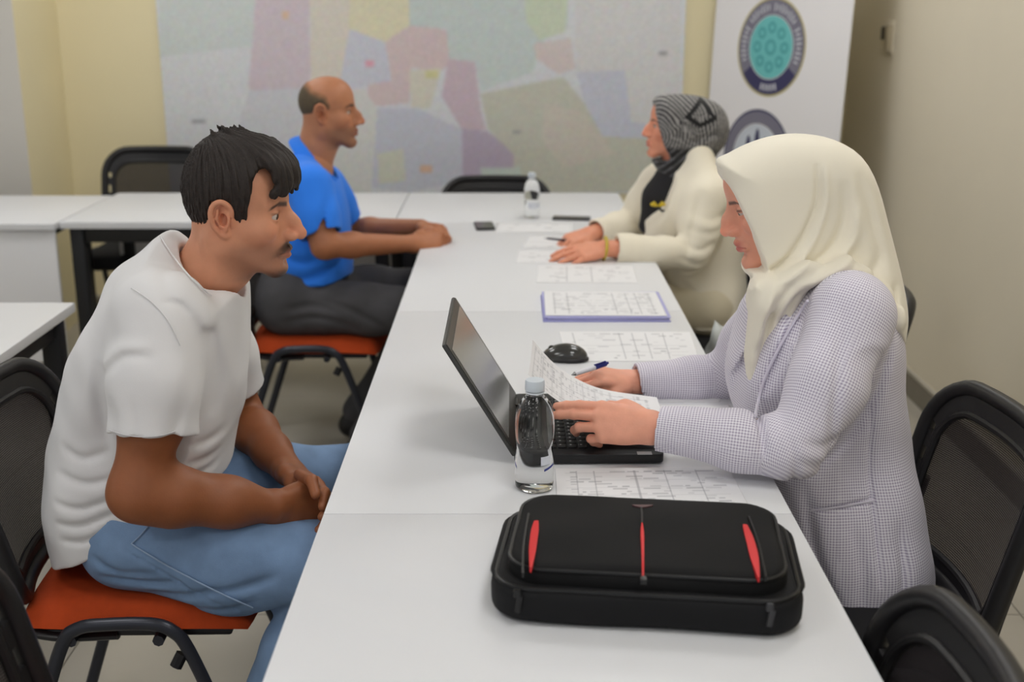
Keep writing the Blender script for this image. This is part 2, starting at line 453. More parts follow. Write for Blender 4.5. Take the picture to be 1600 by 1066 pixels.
# ------------------------------------------------------------------ switch on the right wall
p = atx(1388, 58, XR)
sw = empty('wall_switch', (XR, p[1], p[2] - 0.05), label='small beige switch with dark slot high on the right wall', cat='switch')
box_obj('switch_body', (-0.012, -0.05, 0.045), (0.024, 0.05, 0.11), mat('switch_beige', (176, 164, 138), 0.5), sw, 0.005)
box_obj('switch_slot', (-0.009, 0.03, 0.065), (0.018, 0.05, 0.055), mat('switch_dark', (50, 46, 46), 0.5), sw, 0.004)
box_obj('cover_plate', (-0.003, 0.0, 0.05), (0.006, 0.17, 0.14), M_wallr, sw, 0.002)
# small socket plate low at the picture's right edge
p = atx(1598, 505, XR)
# ------------------------------------------------------------------ tables
TH = 0.75
def make_table(x0, x1, y0, y1, label, legs=True, panel=None, group='white meeting tables', beam=True, inset=0.05):
    r = empty('meeting_table', ((x0 + x1) / 2, (y0 + y1) / 2, 0), 0, label, 'table', group)
    sx, sy = x1 - x0, y1 - y0
    box_obj('table_top', (0, 0, TH - 0.0125), (sx - 0.0015, sy - 0.0015, 0.025), M_white, r, 0.0015, 2)
    for sgx in (-1, 1):
        for sgy in (-1, 1):
            box_obj('leg', (sgx * (sx / 2 - inset), sgy * (sy / 2 - inset), (TH - 0.026) / 2), (0.05, 0.05, TH - 0.026), M_black, r, 0.004)
    bm = bmesh.new()
    for s in (-1, 1):
        bbox(bm, (0, s * (sy / 2 - inset), TH - 0.055), (sx - 2 * inset - 0.05, 0.03, 0.055), 0.003)
        bbox(bm, (s * (sx / 2 - inset), 0, TH - 0.055), (0.03, sy - 2 * inset - 0.05, 0.055), 0.003)
    from_bm('under_frame', bm, M_black, r)
    if panel:
        ax, pos, zlo = panel
        M_p = mat('white_panel', (232, 232, 234), 0.5)
        if ax == 'y': box_obj('modesty_panel', (0, pos * (sy / 2 - 0.03), (TH - 0.03 + zlo) / 2), (sx - 0.02, 0.018, TH - 0.03 - zlo), M_p, r, 0.002)
        else: box_obj('modesty_panel', (pos * (sx / 2 - 0.02), 0, (TH - 0.03 + zlo) / 2), (0.018, sy - 0.02, TH - 0.03 - zlo), M_p, r, 0.002)
    return r
TX0, TX1 = -0.302, 0.449
make_table(TX0, TX1, 0.40, 1.7945, 'white table nearest the camera carrying the black bag')
make_table(TX0, TX1, 1.7945, 3.10, 'white table in the middle of the row carrying the open laptop')
make_table(TX0, TX1, 3.10, 4.405, 'white table between the man in blue and the woman in the cream jacket')
make_table(-0.43, 0.449, 4.405, 5.10, 'white table closing the far end of the row, under the map')
make_table(-1.66, -0.434, 4.405, 5.10, 'white table crossing behind the man in blue, black frame showing', panel=('y', 0.9, 0.25))
make_table(-2.95, -1.665, 4.37, 5.03, 'white table with white front panel at the far left', panel=('y', -1.0, 0.22), inset=0.10)
make_table(-1.93, -1.18, 1.85, 3.19, 'white table at the left edge behind the man in the white shirt')

# ------------------------------------------------------------------ chairs
def mesh_fabric():
    m = bpy.data.materials.new('chair_back_mesh'); m.use_nodes = True
    nt = m.node_tree; b = nt.nodes['Principled BSDF']
    b.inputs['Base Color'].default_value = (*lin((34, 27, 30)), 1); b.inputs['Roughness'].default_value = 0.8
    tc = nt.nodes.new('ShaderNodeTexCoord'); mp = nt.nodes.new('ShaderNodeMapping'); mp.inputs['Scale'].default_value = (0.0, 260, 260)
    nt.links.new(tc.outputs['Object'], mp.inputs['Vector'])
    v = nt.nodes.new('ShaderNodeTexVoronoi'); v.inputs['Randomness'].default_value = 0.0; v.inputs['Scale'].default_value = 1.0
    nt.links.new(mp.outputs[0], v.inputs['Vector'])
    mr = nt.nodes.new('ShaderNodeMapRange'); mr.inputs[1].default_value = 0.25; mr.inputs[2].default_value = 0.34; mr.inputs[3].default_value = 0.6; mr.inputs[4].default_value = 1.0
    nt.links.new(v.outputs['Distance'], mr.inputs[0]); nt.links.new(mr.outputs[0], b.inputs['Alpha'])
    return m
M_mesh = mesh_fabric()
def make_chair(seat_mat):
    """visitor chair facing +X, origin on the floor under the seat"""
    r = empty('visitor_chair', (0, 0, 0))
    # seat: padded cushion with a rolled front edge
    n = 22; V = []; F = []
    sx, sy = 0.45, 0.46
    def outline(u, v):   # superellipse map of the square to a rounded one
        a = 0.82
        return u * (1 - (1 - a) * v * v * abs(u) ** 6 * 0.35), v * (1 - (1 - a) * u * u * abs(v) ** 6 * 0.35)
    us = np.linspace(-1, 1, n)
    for side in (1, -1):
        for u in us:
            for v in us:
                x, y = outline(u, v)
                e = (1 - abs(u) ** 5) * (1 - abs(v) ** 5)
                z = 0.425 + (0.052 * max(e, 0) ** 0.35 + 0.006 * (1 - v * v) * 0 if side > 0 else -0.012 * max(e, 0) ** 0.35)
                if side > 0: z -= 0.018 * max(0, u - 0.35) ** 1.6 + 0.004 * math.cos(u * 2.2) * (1 - v * v)
                else: z -= 0.018 * max(0, u - 0.35) ** 1.6
                V.append((x * sx / 2 + 0.01, y * sy / 2, z))
    for s in range(2):
        for i in range(n - 1):
            for j in range(n - 1):
                a = s * n * n + i * n + j; q = (a, a + n, a + n + 1, a + 1)
                F.append(q if s == 0 else q[::-1])
    bm = bmesh.new(); vs = [bm.verts.new(p) for p in V]
    for f in F: bm.faces.new([vs[k] for k in f])
    bmesh.ops.remove_doubles(bm, verts=list(bm.verts), dist=0.0015)
    from_bm('seat', bm, seat_mat, r, True, 60)
    bm = bmesh.new(); bbox(bm, (-0.01, 0, 0.408), (0.40, 0.42, 0.016), 0.006); from_bm('seat_pan', bm, M_plastic, r)
    # side frames: inverted U of tube, legs splayed
    for s in (-1, 1):
        y = s * 0.236
        pts = spline([(-0.25, y, 0.012), (-0.17, y, 0.25), (-0.118, y, 0.395), (-0.085, y, 0.432), (-0.03, y, 0.440), (0.05, y, 0.440), (0.088, y, 0.425), (0.115, y, 0.385), (0.17, y, 0.23), (0.245, y, 0.012)], 5)
        bm = bmesh.new(); tube(bm, pts, 0.013, 10, flat=(1.0, 0.85)); from_bm('side_frame', bm, M_tube, r)
        for xx in (-0.25, 0.245):
            bm = bmesh.new(); lathe(bm, [(0.014, 0.0), (0.017, 0.003), (0.017, 0.018), (0.0145, 0.024)], (xx, y, 0), 12); from_bm('foot_cap', bm, M_plastic, r)
        bm = bmesh.new(); tube(bm, [(0.10, y * 0.97, 0.375), (0.088, y * 1.0, 0.352)], 0.012, 8); from_bm('stacking_bumper', bm, M_plastic, r)
        # back upright: flat bar from under the seat to the backrest
        bm = bmesh.new(); tube(bm, spline([(-0.02, s * 0.205, 0.405), (-0.14, s * 0.205, 0.403), (-0.205, s * 0.205, 0.43), (-0.212, s * 0.205, 0.50), (-0.240, s * 0.205, 0.62)], 5), 0.014, 10, flat=(0.7, 1.25)); from_bm('back_upright', bm, M_plastic, r)
    bm = bmesh.new()
    for x in (-0.10, 0.06): tube(bm, [(x, -0.236, 0.405), (x, 0.236, 0.405)], 0.011, 8)
    from_bm('cross_rail', bm, M_tube, r)
    # backrest: rounded frame with inner rim, webs and mesh panel, reclined and slightly wrapped
    def B(y, z, d=0.0):
        x = -0.226 - (z - 0.48) * 0.26 + 0.045 * (y / 0.23) ** 2 * 1.0 + d
        return (x, y, z)
    def loop(w, z0, z1, rt, rb, n=8):
        out = []
        for cy, cz, rr, a0 in ((w / 2 - rt, z1 - rt, rt, 0), (-w / 2 + rt, z1 - rt, rt, 90), (-w / 2 + rb, z0 + rb, rb, 180), (w / 2 - rb, z0 + rb, rb, 270)):
            for k in range(n + 1):
                a = math.radians(a0 + 90 * k / n); out.append((cy + rr * math.cos(a), cz + rr * math.sin(a)))
        res = []
        for i in range(len(out)):
            p, q = np.array(out[i]), np.array(out[(i + 1) % len(out)]); m = max(1, int(np.linalg.norm(q - p) / 0.04))
            for k in range(m): res.append(tuple(p + (q - p) * k / m))
        return res
    Lo = loop(0.46, 0.475, 0.822, 0.10, 0.05); Li = loop(0.385, 0.510, 0.774, 0.075, 0.035)
    bm = bmesh.new(); tube(bm, [B(y, z) for y, z in Lo], 0.018, 10, True, flat=(1.0, 0.9), up=(1, 0, 0)); fr = from_bm('back_frame', bm, M_plastic, r)
    bm = bmesh.new(); tube(bm, [B(y, z, 0.004) for y, z in Li], 0.008, 8, True, up=(1, 0, 0)); from_bm('inner_rim', bm, M_plastic, fr)
    # plate between the two rims with small slots down both sides
    def resample(Lp, n):
        P = np.array(Lp + [Lp[0]]); q = np.concatenate([[0], np.cumsum(np.linalg.norm(np.diff(P, axis=0), axis=1))]); t = np.linspace(0, q[-1], n, endpoint=False)
        return np.stack([np.interp(t, q, P[:, 0]), np.interp(t, q, P[:, 1])], 1)
    N = 132; Po, Pi = resample(Lo, N), resample(Li, N); bm = bmesh.new(); rows = []
    for f in (0.0, 0.3, 0.68, 1.0): rows.append([bm.verts.new(B(*(Pi[k] * (1 - f) + Po[k] * f), 0.006)) for k in range(N)])
    for j in range(3):
        for k in range(N):
            mid = (Po[k] + Pi[k]) / 2
            if j == 1 and abs(mid[0]) > 0.19 and 0.53 < mid[1] < 0.74 and k % 6 < 3: continue
            bm.faces.new((rows[j][k], rows[j][(k + 1) % N], rows[j + 1][(k + 1) % N], rows[j + 1][k]))
    r0 = bmesh.ops.extrude_face_region(bm, geom=list(bm.faces))
    for vv in [g for g in r0['geom'] if isinstance(g, bmesh.types.BMVert)]: vv.co.x -= 0.010
    bmesh.ops.recalc_face_normals(bm, faces=list(bm.faces))
    from_bm('rim_plate', bm, M_plastic, fr)
    ny, nz = 20, 16; V = []; F = []
    for i in range(nz + 1):
        for j in range(ny + 1):
            z = 0.510 + 0.264 * i / nz; y = -0.19 + 0.38 * j / ny
            e = min(1, 0.075); cy = 0.19 - e; dz = max(0, z - (0.774 - e)); half = cy + math.sqrt(max(e * e - dz * dz, 0.0009)) if dz > 0 else 0.19
            V.append(B(y / 0.19 * half, z, 0.004 - 0.006 * math.sin(math.pi * i / nz)))
    for i in range(nz):
        for j in range(ny):
            a = i * (ny + 1) + j; F.append((a, a + 1, a + ny + 2, a + ny + 1))
    grid_mesh('back_mesh', V, F, M_mesh, r)
    return r
CH_O = make_chair(M_orange)
CH_B = make_chair(M_blackseat)
def put_chair(proto, x, y, rz, label, zs=1.0, group='mesh-backed visitor chairs', first=False):
    o = proto if first else copy_tree(proto)
    o.location = (x, y, 0); o.rotation_euler = (0, 0, rz); o.scale = (1, 1, zs)
    tag(o, label, 'chair', group); return o
PI = math.pi
put_chair(CH_O, -0.715, 2.235, 0.02, 'orange-seated mesh-back chair under the man in the white shirt', first=True)
put_chair(CH_O, -0.665, 4.04, 0.0, 'orange-seated chair under the man in the blue polo')
put_chair(CH_O, -0.41, 1.22, 0.03, 'dark chair back with side slots cut off at the lower left corner', 1.07)
put_chair(CH_B, 0.60, 2.06, PI + 0.05, 'black mesh chair behind the woman in the checked blazer', first=True)
put_chair(CH_B, 0.237, 1.23, PI - 0.03, 'black mesh chair pushed under the table at the lower right corner', 1.0)
put_chair(CH_B, 0.62, 4.0, PI, 'black chair under the woman in the cream jacket')
put_chair(CH_B, 0.68, 3.05, PI, 'black chair between the two women, mostly hidden')
put_chair(CH_B, -1.60, 5.22, -PI / 2, 'black chair against the yellow wall at the left end of the map', 1.07)
put_chair(CH_B, -0.07, 4.99, -PI / 2, 'black chair pushed low behind the far table below the map', 0.95)
# ------------------------------------------------------------------ implicit-surface modelling (bodies and cloth)
class Vol:
    """a block of space holding a signed distance; shapes are blended in, the zero surface becomes a mesh"""
    def __init__(s, lo, hi, h):
        s.lo = np.array(lo, float); s.h = h
        s.n = np.ceil((np.array(hi, float) - s.lo) / h).astype(int) + 1
        s.d = np.full(tuple(s.n), 0.08, np.float32)
        s.ax = [(s.lo[i] + h * np.arange(s.n[i])).astype(np.float32) for i in range(3)]
    def win(s, lo, hi):
        a = np.clip(np.floor((np.array(lo) - s.lo) / s.h).astype(int), 0, s.n - 1)
        b = np.clip(np.ceil((np.array(hi) - s.lo) / s.h).astype(int) + 1, 1, s.n)
        if np.any(b <= a): return None
        sl = tuple(slice(a[i], b[i]) for i in range(3))
        X = s.ax[0][sl[0]][:, None, None]; Y = s.ax[1][sl[1]][None, :, None]; Z = s.ax[2][sl[2]][None, None, :]
        return sl, X, Y, Z
    def put(s, sl, new, k):
        a = s.d[sl]
        if k <= 0: np.minimum(a, new, out=a); return
        hh = np.clip(0.5 + 0.5 * (a - new) / k, 0, 1)
        s.d[sl] = a + (new - a) * hh - k * hh * (1 - hh)
    def cut(s, sl, new, k):                 # remove the solid 'new'
        a = s.d[sl]; b = -new
        if k <= 0: np.maximum(a, b, out=a); return
        hh = np.clip(0.5 - 0.5 * (a - b) / k, 0, 1)
        s.d[sl] = a + (b - a) * hh + k * hh * (1 - hh)
    def cap(s, a, b, ra, rb=None, k=0.01, sub=False, u=None, f=1.0):
        """tapered capsule; u, f: the section is f times wider along unit vector u"""
        rb = ra if rb is None else rb
        a = np.array(a, float); b = np.array(b, float); R = max(ra, rb) * max(f, 1) + k + 3 * s.h
        w = s.win(np.minimum(a, b) - R, np.maximum(a, b) + R)
        if w is None: return
        sl, X, Y, Z = w
        s_apply = s.cut if sub else s.put
        s_apply(sl, s._cap(X, Y, Z, a, b, ra, rb, u, f), k)
    @staticmethod
    def _cap(X, Y, Z, a, b, ra, rb, u=None, f=1.0):
        a = np.asarray(a, np.float32); b = np.asarray(b, np.float32); ba = b - a; L = float(ba @ ba) + 1e-12
        px, py, pz = X - a[0], Y - a[1], Z - a[2]
        t = np.clip((px * ba[0] + py * ba[1] + pz * ba[2]) / L, 0, 1)
        qx, qy, qz = px - t * ba[0], py - t * ba[1], pz - t * ba[2]
        if u is not None:
            c = (qx * u[0] + qy * u[1] + qz * u[2]) * (1 - 1 / f)
            qx, qy, qz = qx - c * u[0], qy - c * u[1], qz - c * u[2]
        return np.sqrt(qx * qx + qy * qy + qz * qz) - (ra + (rb - ra) * t)
    def chain(s, pts, rs, k=0.01, kin=0.006, sub=False, u=None, f=1.0):
        """capsules joined to each other with kin, blended into the rest with k"""
        P = np.array(pts, float); R = max(rs) * max(f, 1) + max(k, kin) + 3 * s.h
        w = s.win(P.min(0) - R, P.max(0) + R)
        if w is None: return
        sl, X, Y, Z = w; d = None
        for i in range(len(P) - 1):
            q = s._cap(X, Y, Z, P[i], P[i + 1], rs[i], rs[i + 1], u, f)
            if d is None: d = q
            else:
                hh = np.clip(0.5 + 0.5 * (d - q) / kin, 0, 1); d = d + (q - d) * hh - kin * hh * (1 - hh)
        (s.cut if sub else s.put)(sl, d, k)
    def ell(s, c, r, R=None, k=0.01, sub=False):
        """ellipsoid with semi-axes r along the columns of R"""
        c = np.array(c, float); R = np.eye(3) if R is None else np.array(R, float); m = max(r) + k + 3 * s.h
        w = s.win(c - m, c + m)
        if w is None: return
        sl, X, Y, Z = w
        px, py, pz = X - c[0], Y - c[1], Z - c[2]
        k0 = 0; k1 = 0
        for i in range(3):
            q = px * R[0, i] + py * R[1, i] + pz * R[2, i]
            k0 = k0 + (q / r[i]) ** 2; k1 = k1 + (q / r[i] ** 2) ** 2
        k0 = np.sqrt(k0); k1 = np.sqrt(k1) + 1e-9
        (s.cut if sub else s.put)(sl, k0 * (k0 - 1) / k1, k)
    def half(s, n, p, k=0.0):
        """keep the side of the plane through p that n points away from"""
        n = np.array(n, float); n /= np.linalg.norm(n); p = np.array(p, float)
        X = s.ax[0][:, None, None]; Y = s.ax[1][None, :, None]; Z = s.ax[2][None, None, :]
        q = (X - p[0]) * n[0] + (Y - p[1]) * n[1] + (Z - p[2]) * n[2]
        s.cut(tuple(slice(None) for _ in range(3)), -q, k)
    def sweep(s, poly, Y0, W, L, k=0.02, p=2.0, tilt=0.0):
        """rounded solid whose side view is the closed outline poly (x, z); W half width, L how far in it reaches full width"""
        Xg, Zg = np.meshgrid(s.ax[0], s.ax[2], indexing='ij')
        d2 = poly_sd(Xg, Zg, poly)
        q = np.maximum(1 + d2 / L, 0)
        Wf = W(Xg, Zg) if callable(W) else np.full_like(Xg, W)
        y0 = (Y0(Xg, Zg) if callable(Y0) else np.full_like(Xg, Y0))
        y = np.abs(s.ax[1][None, :, None] - y0[:, None, :]) / Wf[:, None, :]
        f = (q[:, None, :] ** p + y ** p) ** (1 / p) - 1
        s.put(tuple(slice(None) for _ in range(3)), (f * min(L, float(np.mean(Wf)))).astype(np.float32), k)
    def crease(s, pts, wd, amp, near=None, soft=0.04):
        """groove (amp > 0) or ridge (amp < 0) along a line given in x, z, seen from the near (low y) side of 'near'"""
        P = np.array([(p[0], p[-1]) for p in pts]); R = 3 * wd
        w = s.win((P[:, 0].min() - R, s.ax[1][0], P[:, 1].min() - R), (P[:, 0].max() + R, s.ax[1][-1], P[:, 1].max() + R))
        if w is None: return
        sl, X, Y, Z = w
        Xg, Zg = np.broadcast_arrays(X[:, 0, :], Z[:, 0, :]); n = len(P) - 1
        best = np.full(Xg.shape, 1e3); tt = np.zeros(Xg.shape)
        for i in range(n):
            a, b = P[i], P[i + 1]; ba = b - a
            t = np.clip(((Xg - a[0]) * ba[0] + (Zg - a[1]) * ba[1]) / (ba @ ba + 1e-12), 0, 1)
            dd = np.hypot(Xg - a[0] - t * ba[0], Zg - a[1] - t * ba[1]); m = dd < best
            best = np.where(m, dd, best); tt = np.where(m, (i + t) / n, tt)
        g = amp * np.exp(-(best / wd) ** 2) * np.sin(np.pi * np.clip(tt * 0.9 + 0.05, 0, 1)) ** 0.6
        m = 1.0 if near is None else 1 / (1 + np.exp(np.clip((Y - near) / soft * 4, -30, 30)))
        s.d[sl] += (g[:, None, :] * m).astype(np.float32)
    def ripple(s, dirs, amp):
        X = s.ax[0][:, None, None]; Y = s.ax[1][None, :, None]; Z = s.ax[2][None, None, :]
        for (kx, ky, kz, ph, a) in dirs: s.d += (amp * a * np.sin(kx * X + ky * Y + kz * Z + ph)).astype(np.float32)
    def mesh(s):
        d = s.d; sg = d < 0
        nx, ny, nz = d.shape
        c = sg[:-1, :-1, :-1].astype(np.uint8)
        for i, j, k in ((1, 0, 0), (0, 1, 0), (0, 0, 1), (1, 1, 0), (1, 0, 1), (0, 1, 1), (1, 1, 1)):
            c = c + sg[i:nx - 1 + i, j:ny - 1 + j, k:nz - 1 + k]
        act = (c > 0) & (c < 8)
        I = np.argwhere(act); idx = np.full(act.shape, -1, np.int32); idx[act] = np.arange(len(I))
        off = np.array([[i, j, k] for i in (0, 1) for j in (0, 1) for k in (0, 1)])
        val = np.stack([d[I[:, 0] + o[0], I[:, 1] + o[1], I[:, 2] + o[2]] for o in off], 1)
        acc = np.zeros((len(I), 3)); cnt = np.zeros(len(I))
        for a in range(8):
            for b in range(a + 1, 8):
                if np.abs(off[a] - off[b]).sum() != 1: continue
                va, vb = val[:, a], val[:, b]; m = (va < 0) != (vb < 0)
                t = np.where(m, va / np.where(m, va - vb, 1), 0)
                acc += np.where(m[:, None], off[a] + t[:, None] * (off[b] - off[a]), 0); cnt += m
        V = s.lo + (I + acc / cnt[:, None]) * s.h
        Fs = []
        for axis in range(3):
            o1, o2 = [(1, 2), (2, 0), (0, 1)][axis]
            A = np.take(sg, range(0, sg.shape[axis] - 1), axis); B = np.take(sg, range(1, sg.shape[axis]), axis)
            E = np.argwhere(A != B)
            ok = (E[:, o1] > 0) & (E[:, o2] > 0) & (E[:, o1] < d.shape[o1] - 1) & (E[:, o2] < d.shape[o2] - 1); E = E[ok]
            def g(a, b):
                q = E.copy(); q[:, o1] -= a; q[:, o2] -= b; return idx[q[:, 0], q[:, 1], q[:, 2]]
            Q = np.stack([g(1, 1), g(0, 1), g(0, 0), g(1, 0)], 1)
            flip = ~sg[E[:, 0], E[:, 1], E[:, 2]]; Q[flip] = Q[flip][:, ::-1]
            Fs.append(Q)
        F = np.concatenate(Fs); F = F[(F >= 0).all(1)]
        return V, F
def poly_sd(X, Z, poly):
    X = X.astype(np.float32); Z = Z.astype(np.float32); P = np.array(poly, np.float32); n = len(P); best = np.full(X.shape, 1e6, np.float32); ins = np.zeros(X.shape, bool)
    for i in range(n):
        a, b = P[i], P[(i + 1) % n]; ba = b - a
        t = np.clip(((X - a[0]) * ba[0] + (Z - a[1]) * ba[1]) / (ba @ ba + 1e-12), 0, 1)
        best = np.minimum(best, (X - a[0] - t * ba[0]) ** 2 + (Z - a[1] - t * ba[1]) ** 2)
        if a[1] != b[1]:
            ins ^= (Z > min(a[1], b[1])) & (Z <= max(a[1], b[1])) & (X < (b[0] - a[0]) * (Z - a[1]) / (b[1] - a[1]) + a[0])
    return np.where(ins, -np.sqrt(best), np.sqrt(best))
def relax(V, F, n=1, lam=0.5):
    """light smoothing of the surface"""
    for _ in range(n):
        acc = np.zeros_like(V); cnt = np.zeros(len(V))
        for a, b in ((0, 1), (1, 2), (2, 3), (3, 0)):
            np.add.at(acc, F[:, a], V[F[:, b]]); np.add.at(acc, F[:, b], V[F[:, a]])
            np.add.at(cnt, F[:, a], 1); np.add.at(cnt, F[:, b], 1)
        V = V + lam * (acc / np.maximum(cnt, 1)[:, None] - V)
    return V
def join(parts):
    Vs = []; Fs = []; n = 0
    for V, F in parts: Vs.append(V); Fs.append(F + n); n += len(V)
    return np.concatenate(Vs), np.concatenate(Fs)
class Frame:
    """local axes x forward, y to the figure's left, z up"""
    def __init__(s, o, yaw, pitch=0.0, roll=0.0, scale=1.0):
        cy, sy = math.cos(yaw), math.sin(yaw); cp, sp = math.cos(pitch), math.sin(pitch); cr, sr = math.cos(roll), math.sin(roll)
        Rz = np.array([[cy, -sy, 0], [sy, cy, 0], [0, 0, 1]]); Ry = np.array([[cp, 0, sp], [0, 1, 0], [-sp, 0, cp]]); Rx = np.array([[1, 0, 0], [0, cr, -sr], [0, sr, cr]])
        s.R = Rz @ Ry @ Rx; s.o = np.array(o, float); s.k = scale
    def __call__(s, x, y, z): return s.o + s.R @ (np.array([x, y, z]) * s.k)
    def inv(s, V): return ((np.asarray(V) - s.o) @ s.R) / s.k
def unit(v): v = np.array(v, float); return v / np.linalg.norm(v)

# ------------------------------------------------------------------ head
def head(v, F, nose=1.0, chin=1.0, jaw=1.0, brow=1.0, ears=True, lidopen=1.0, cheek=1.0, female=False, occ=0.094, top=0.086):
    """skull and face in head frame F (pitch > 0 looks down); eyes half way up the head"""
    K = F.k; R = F.R
    E = lambda c, r, k=0.012, sub=False, rot=None: v.ell(F(*c), [q * K for q in r], R if rot is None else R @ rot, k * K, sub)
    C = lambda a, b, ra, rb=None, k=0.01, sub=False, **kw: v.cap(F(*a), F(*b), ra * K, (ra if rb is None else rb) * K, k * K, sub, **kw)
    E((0.082 - occ, 0, 0.038), (occ, 0.074, top))
    E((0.030, 0, 0.046), (0.056, 0.062, 0.056), 0.03)
    E((0.030, 0, -0.030), (0.054, 0.058, 0.066), 0.03)
    E((0.000, 0, -0.020), (0.060, 0.066, 0.05), 0.03)
    for s in (-1, 1):
        C((0.074, s * 0.012, 0.024), (0.060, s * 0.046, 0.024), 0.0125 * brow, 0.010, 0.014)
        E((0.052, s * 0.046, -0.022), (0.026 * cheek, 0.019, 0.020), 0.022)
        C((-0.004, s * 0.052 * jaw, -0.052), (0.066, s * 0.013, -0.098 * chin), 0.017, 0.014, 0.026)
        C((-0.006, s * 0.056 * jaw, -0.02), (-0.004, s * 0.053 * jaw, -0.052), 0.018, 0.016, 0.024)
    E((0.074 * (0.5 + chin * 0.5), 0, -0.097 * chin), (0.017, 0.019, 0.016), 0.018)
    E((0.064, 0, -0.056), (0.026, 0.031, 0.028), 0.02)
    # eye sockets
    for s in (-1, 1): E((0.098, s * 0.034, 0.004), (0.026, 0.020, 0.013), 0.014, True)
    # nose
    C((0.074, 0, 0.006), (0.084, 0, -0.032), 0.013, 0.015, 0.014)
    nz = -0.030 - 0.004 * (nose - 1)
    C((0.082, 0, 0.014), (0.100 + 0.01 * (nose - 1), 0, -0.012), 0.0085, 0.0095, 0.012)
    C((0.098, 0, -0.008), (0.105 + 0.02 * (nose - 1), 0, nz), 0.0095, 0.0115, 0.008)
    for s in (-1, 1):
        E((0.094 + 0.01 * (nose - 1), s * 0.0135, nz - 0.004), (0.013, 0.0085, 0.009), 0.007)
        E((0.099 + 0.014 * (nose - 1), s * 0.0072, nz - 0.0135), (0.006, 0.0038, 0.0035), 0.003, True)
    # lips
    fl = 1.05 if female else 1.0
    for a, b in (((0.0815, -0.023, -0.0655), (0.0925, -0.006, -0.0605)), ((0.0925, -0.006, -0.0605), (0.0925, 0.006, -0.0605)), ((0.0925, 0.006, -0.0605), (0.0815, 0.023, -0.0655))):
        C(a, b, 0.0045 * fl, 0.0052 * fl, 0.006)
    for a, b in (((0.0815, -0.020, -0.068), (0.0905, -0.005, -0.0735)), ((0.0905, -0.005, -0.0735), (0.0905, 0.005, -0.0735)), ((0.0905, 0.005, -0.0735), (0.0815, 0.020, -0.068))):
        C(a, b, 0.0045 * fl, 0.0058 * fl, 0.006)
    for a, b in (((0.083, -0.026, -0.0675), (0.0985, -0.006, -0.067)), ((0.0985, -0.006, -0.067), (0.0985, 0.006, -0.067)), ((0.0985, 0.006, -0.067), (0.083, 0.026, -0.0675))):
        C(a, b, 0.0016, 0.0018, 0.003, True)
    E((0.098, 0, -0.0845), (0.014, 0.016, 0.0065), 0.008, True)
    # eyelids around the eyeballs, then the opening
    for s in (-1, 1):
        E((0.0695, s * 0.0325, 0.003), (0.0142, 0.0150, 0.0136), 0.006)
        E((0.080, s * 0.0365, 0.0015), (0.0125, 0.0135, 0.0046 * lidopen), 0.002, True)
    if ears:
        for s in (-1, 1):
            hx = [(0.007, 0.074, 0.000), (0.010, 0.080, 0.013), (0.006, 0.0855, 0.026), (-0.006, 0.090, 0.033), (-0.018, 0.0915, 0.027), (-0.0235, 0.0905, 0.012), (-0.021, 0.087, -0.006), (-0.013, 0.082, -0.020), (-0.003, 0.077, -0.029), (0.004, 0.0735, -0.024)]
            a2 = math.radians(22 * s); rz = np.array([[math.cos(a2), -math.sin(a2), 0], [math.sin(a2), math.cos(a2), 0], [0, 0, 1]])
            E((-0.007, s * 0.0795, 0.004), (0.017, 0.0045, 0.029), 0.004, False, rz)
            v.chain([F(q[0], s * q[1], q[2]) for q in spline(hx, 3)], [0.0040 * K] * (len(hx) * 3 - 2), 0.003 * K, 0.003 * K)
            v.chain([F(-0.012, s * 0.0875, 0.018), F(-0.014, s * 0.087, 0.004), F(-0.008, s * 0.0825, -0.010), F(0.002, s * 0.0775, -0.015)], [0.003 * K] * 4, 0.003 * K, 0.003 * K)
            E((-0.003, s * 0.0825, 0.001), (0.0075, 0.0075, 0.011), 0.003, True)
            E((-0.001, s * 0.0765, -0.025), (0.007, 0.0055, 0.008), 0.005)
            E((0.009, s * 0.0745, -0.005), (0.0055, 0.005, 0.008), 0.005)
def eyeballs(F, parent, iris=(70, 46, 30), look=(0.0, 0.0)):
    """two eyeballs with iris and pupil in their colours"""
    m = mat('eye', (230, 226, 220), 0.12, attr=True)
    for s in (-1, 1):
        n1, n2 = 24, 32; V = []; Fc = []; cols = []
        ax = unit(np.array([1, math.tan(look[0]), -math.tan(look[1])]))
        for i in range(n1 + 1):
            for j in range(n2):
                a = math.pi * i / n1; b = 2 * math.pi * j / n2
                q = np.array([math.cos(a), math.sin(a) * math.cos(b), math.sin(a) * math.sin(b)])
                V.append(F(*(np.array([0.0695, s * 0.0325, 0.003]) + q * 0.0122)))
                dd = math.acos(max(-1, min(1, float(q @ ax))))
                cols.append(lin((12, 10, 10)) if dd < 0.2 else lin(iris) if dd < 0.6 else lin((204, 190, 180)))
        for i in range(n1):
            for j in range(n2): Fc.append((i * n2 + j, (i + 1) * n2 + j, (i + 1) * n2 + (j + 1) % n2, i * n2 + (j + 1) % n2))
        grid_mesh('eye', np.array(V) - np.array(parent.location), np.array(Fc), m, parent, cols=np.array(cols))
def sstep(a, b, x): t = np.clip((x - a) / (b - a), 0, 1); return t * t * (3 - 2 * t)
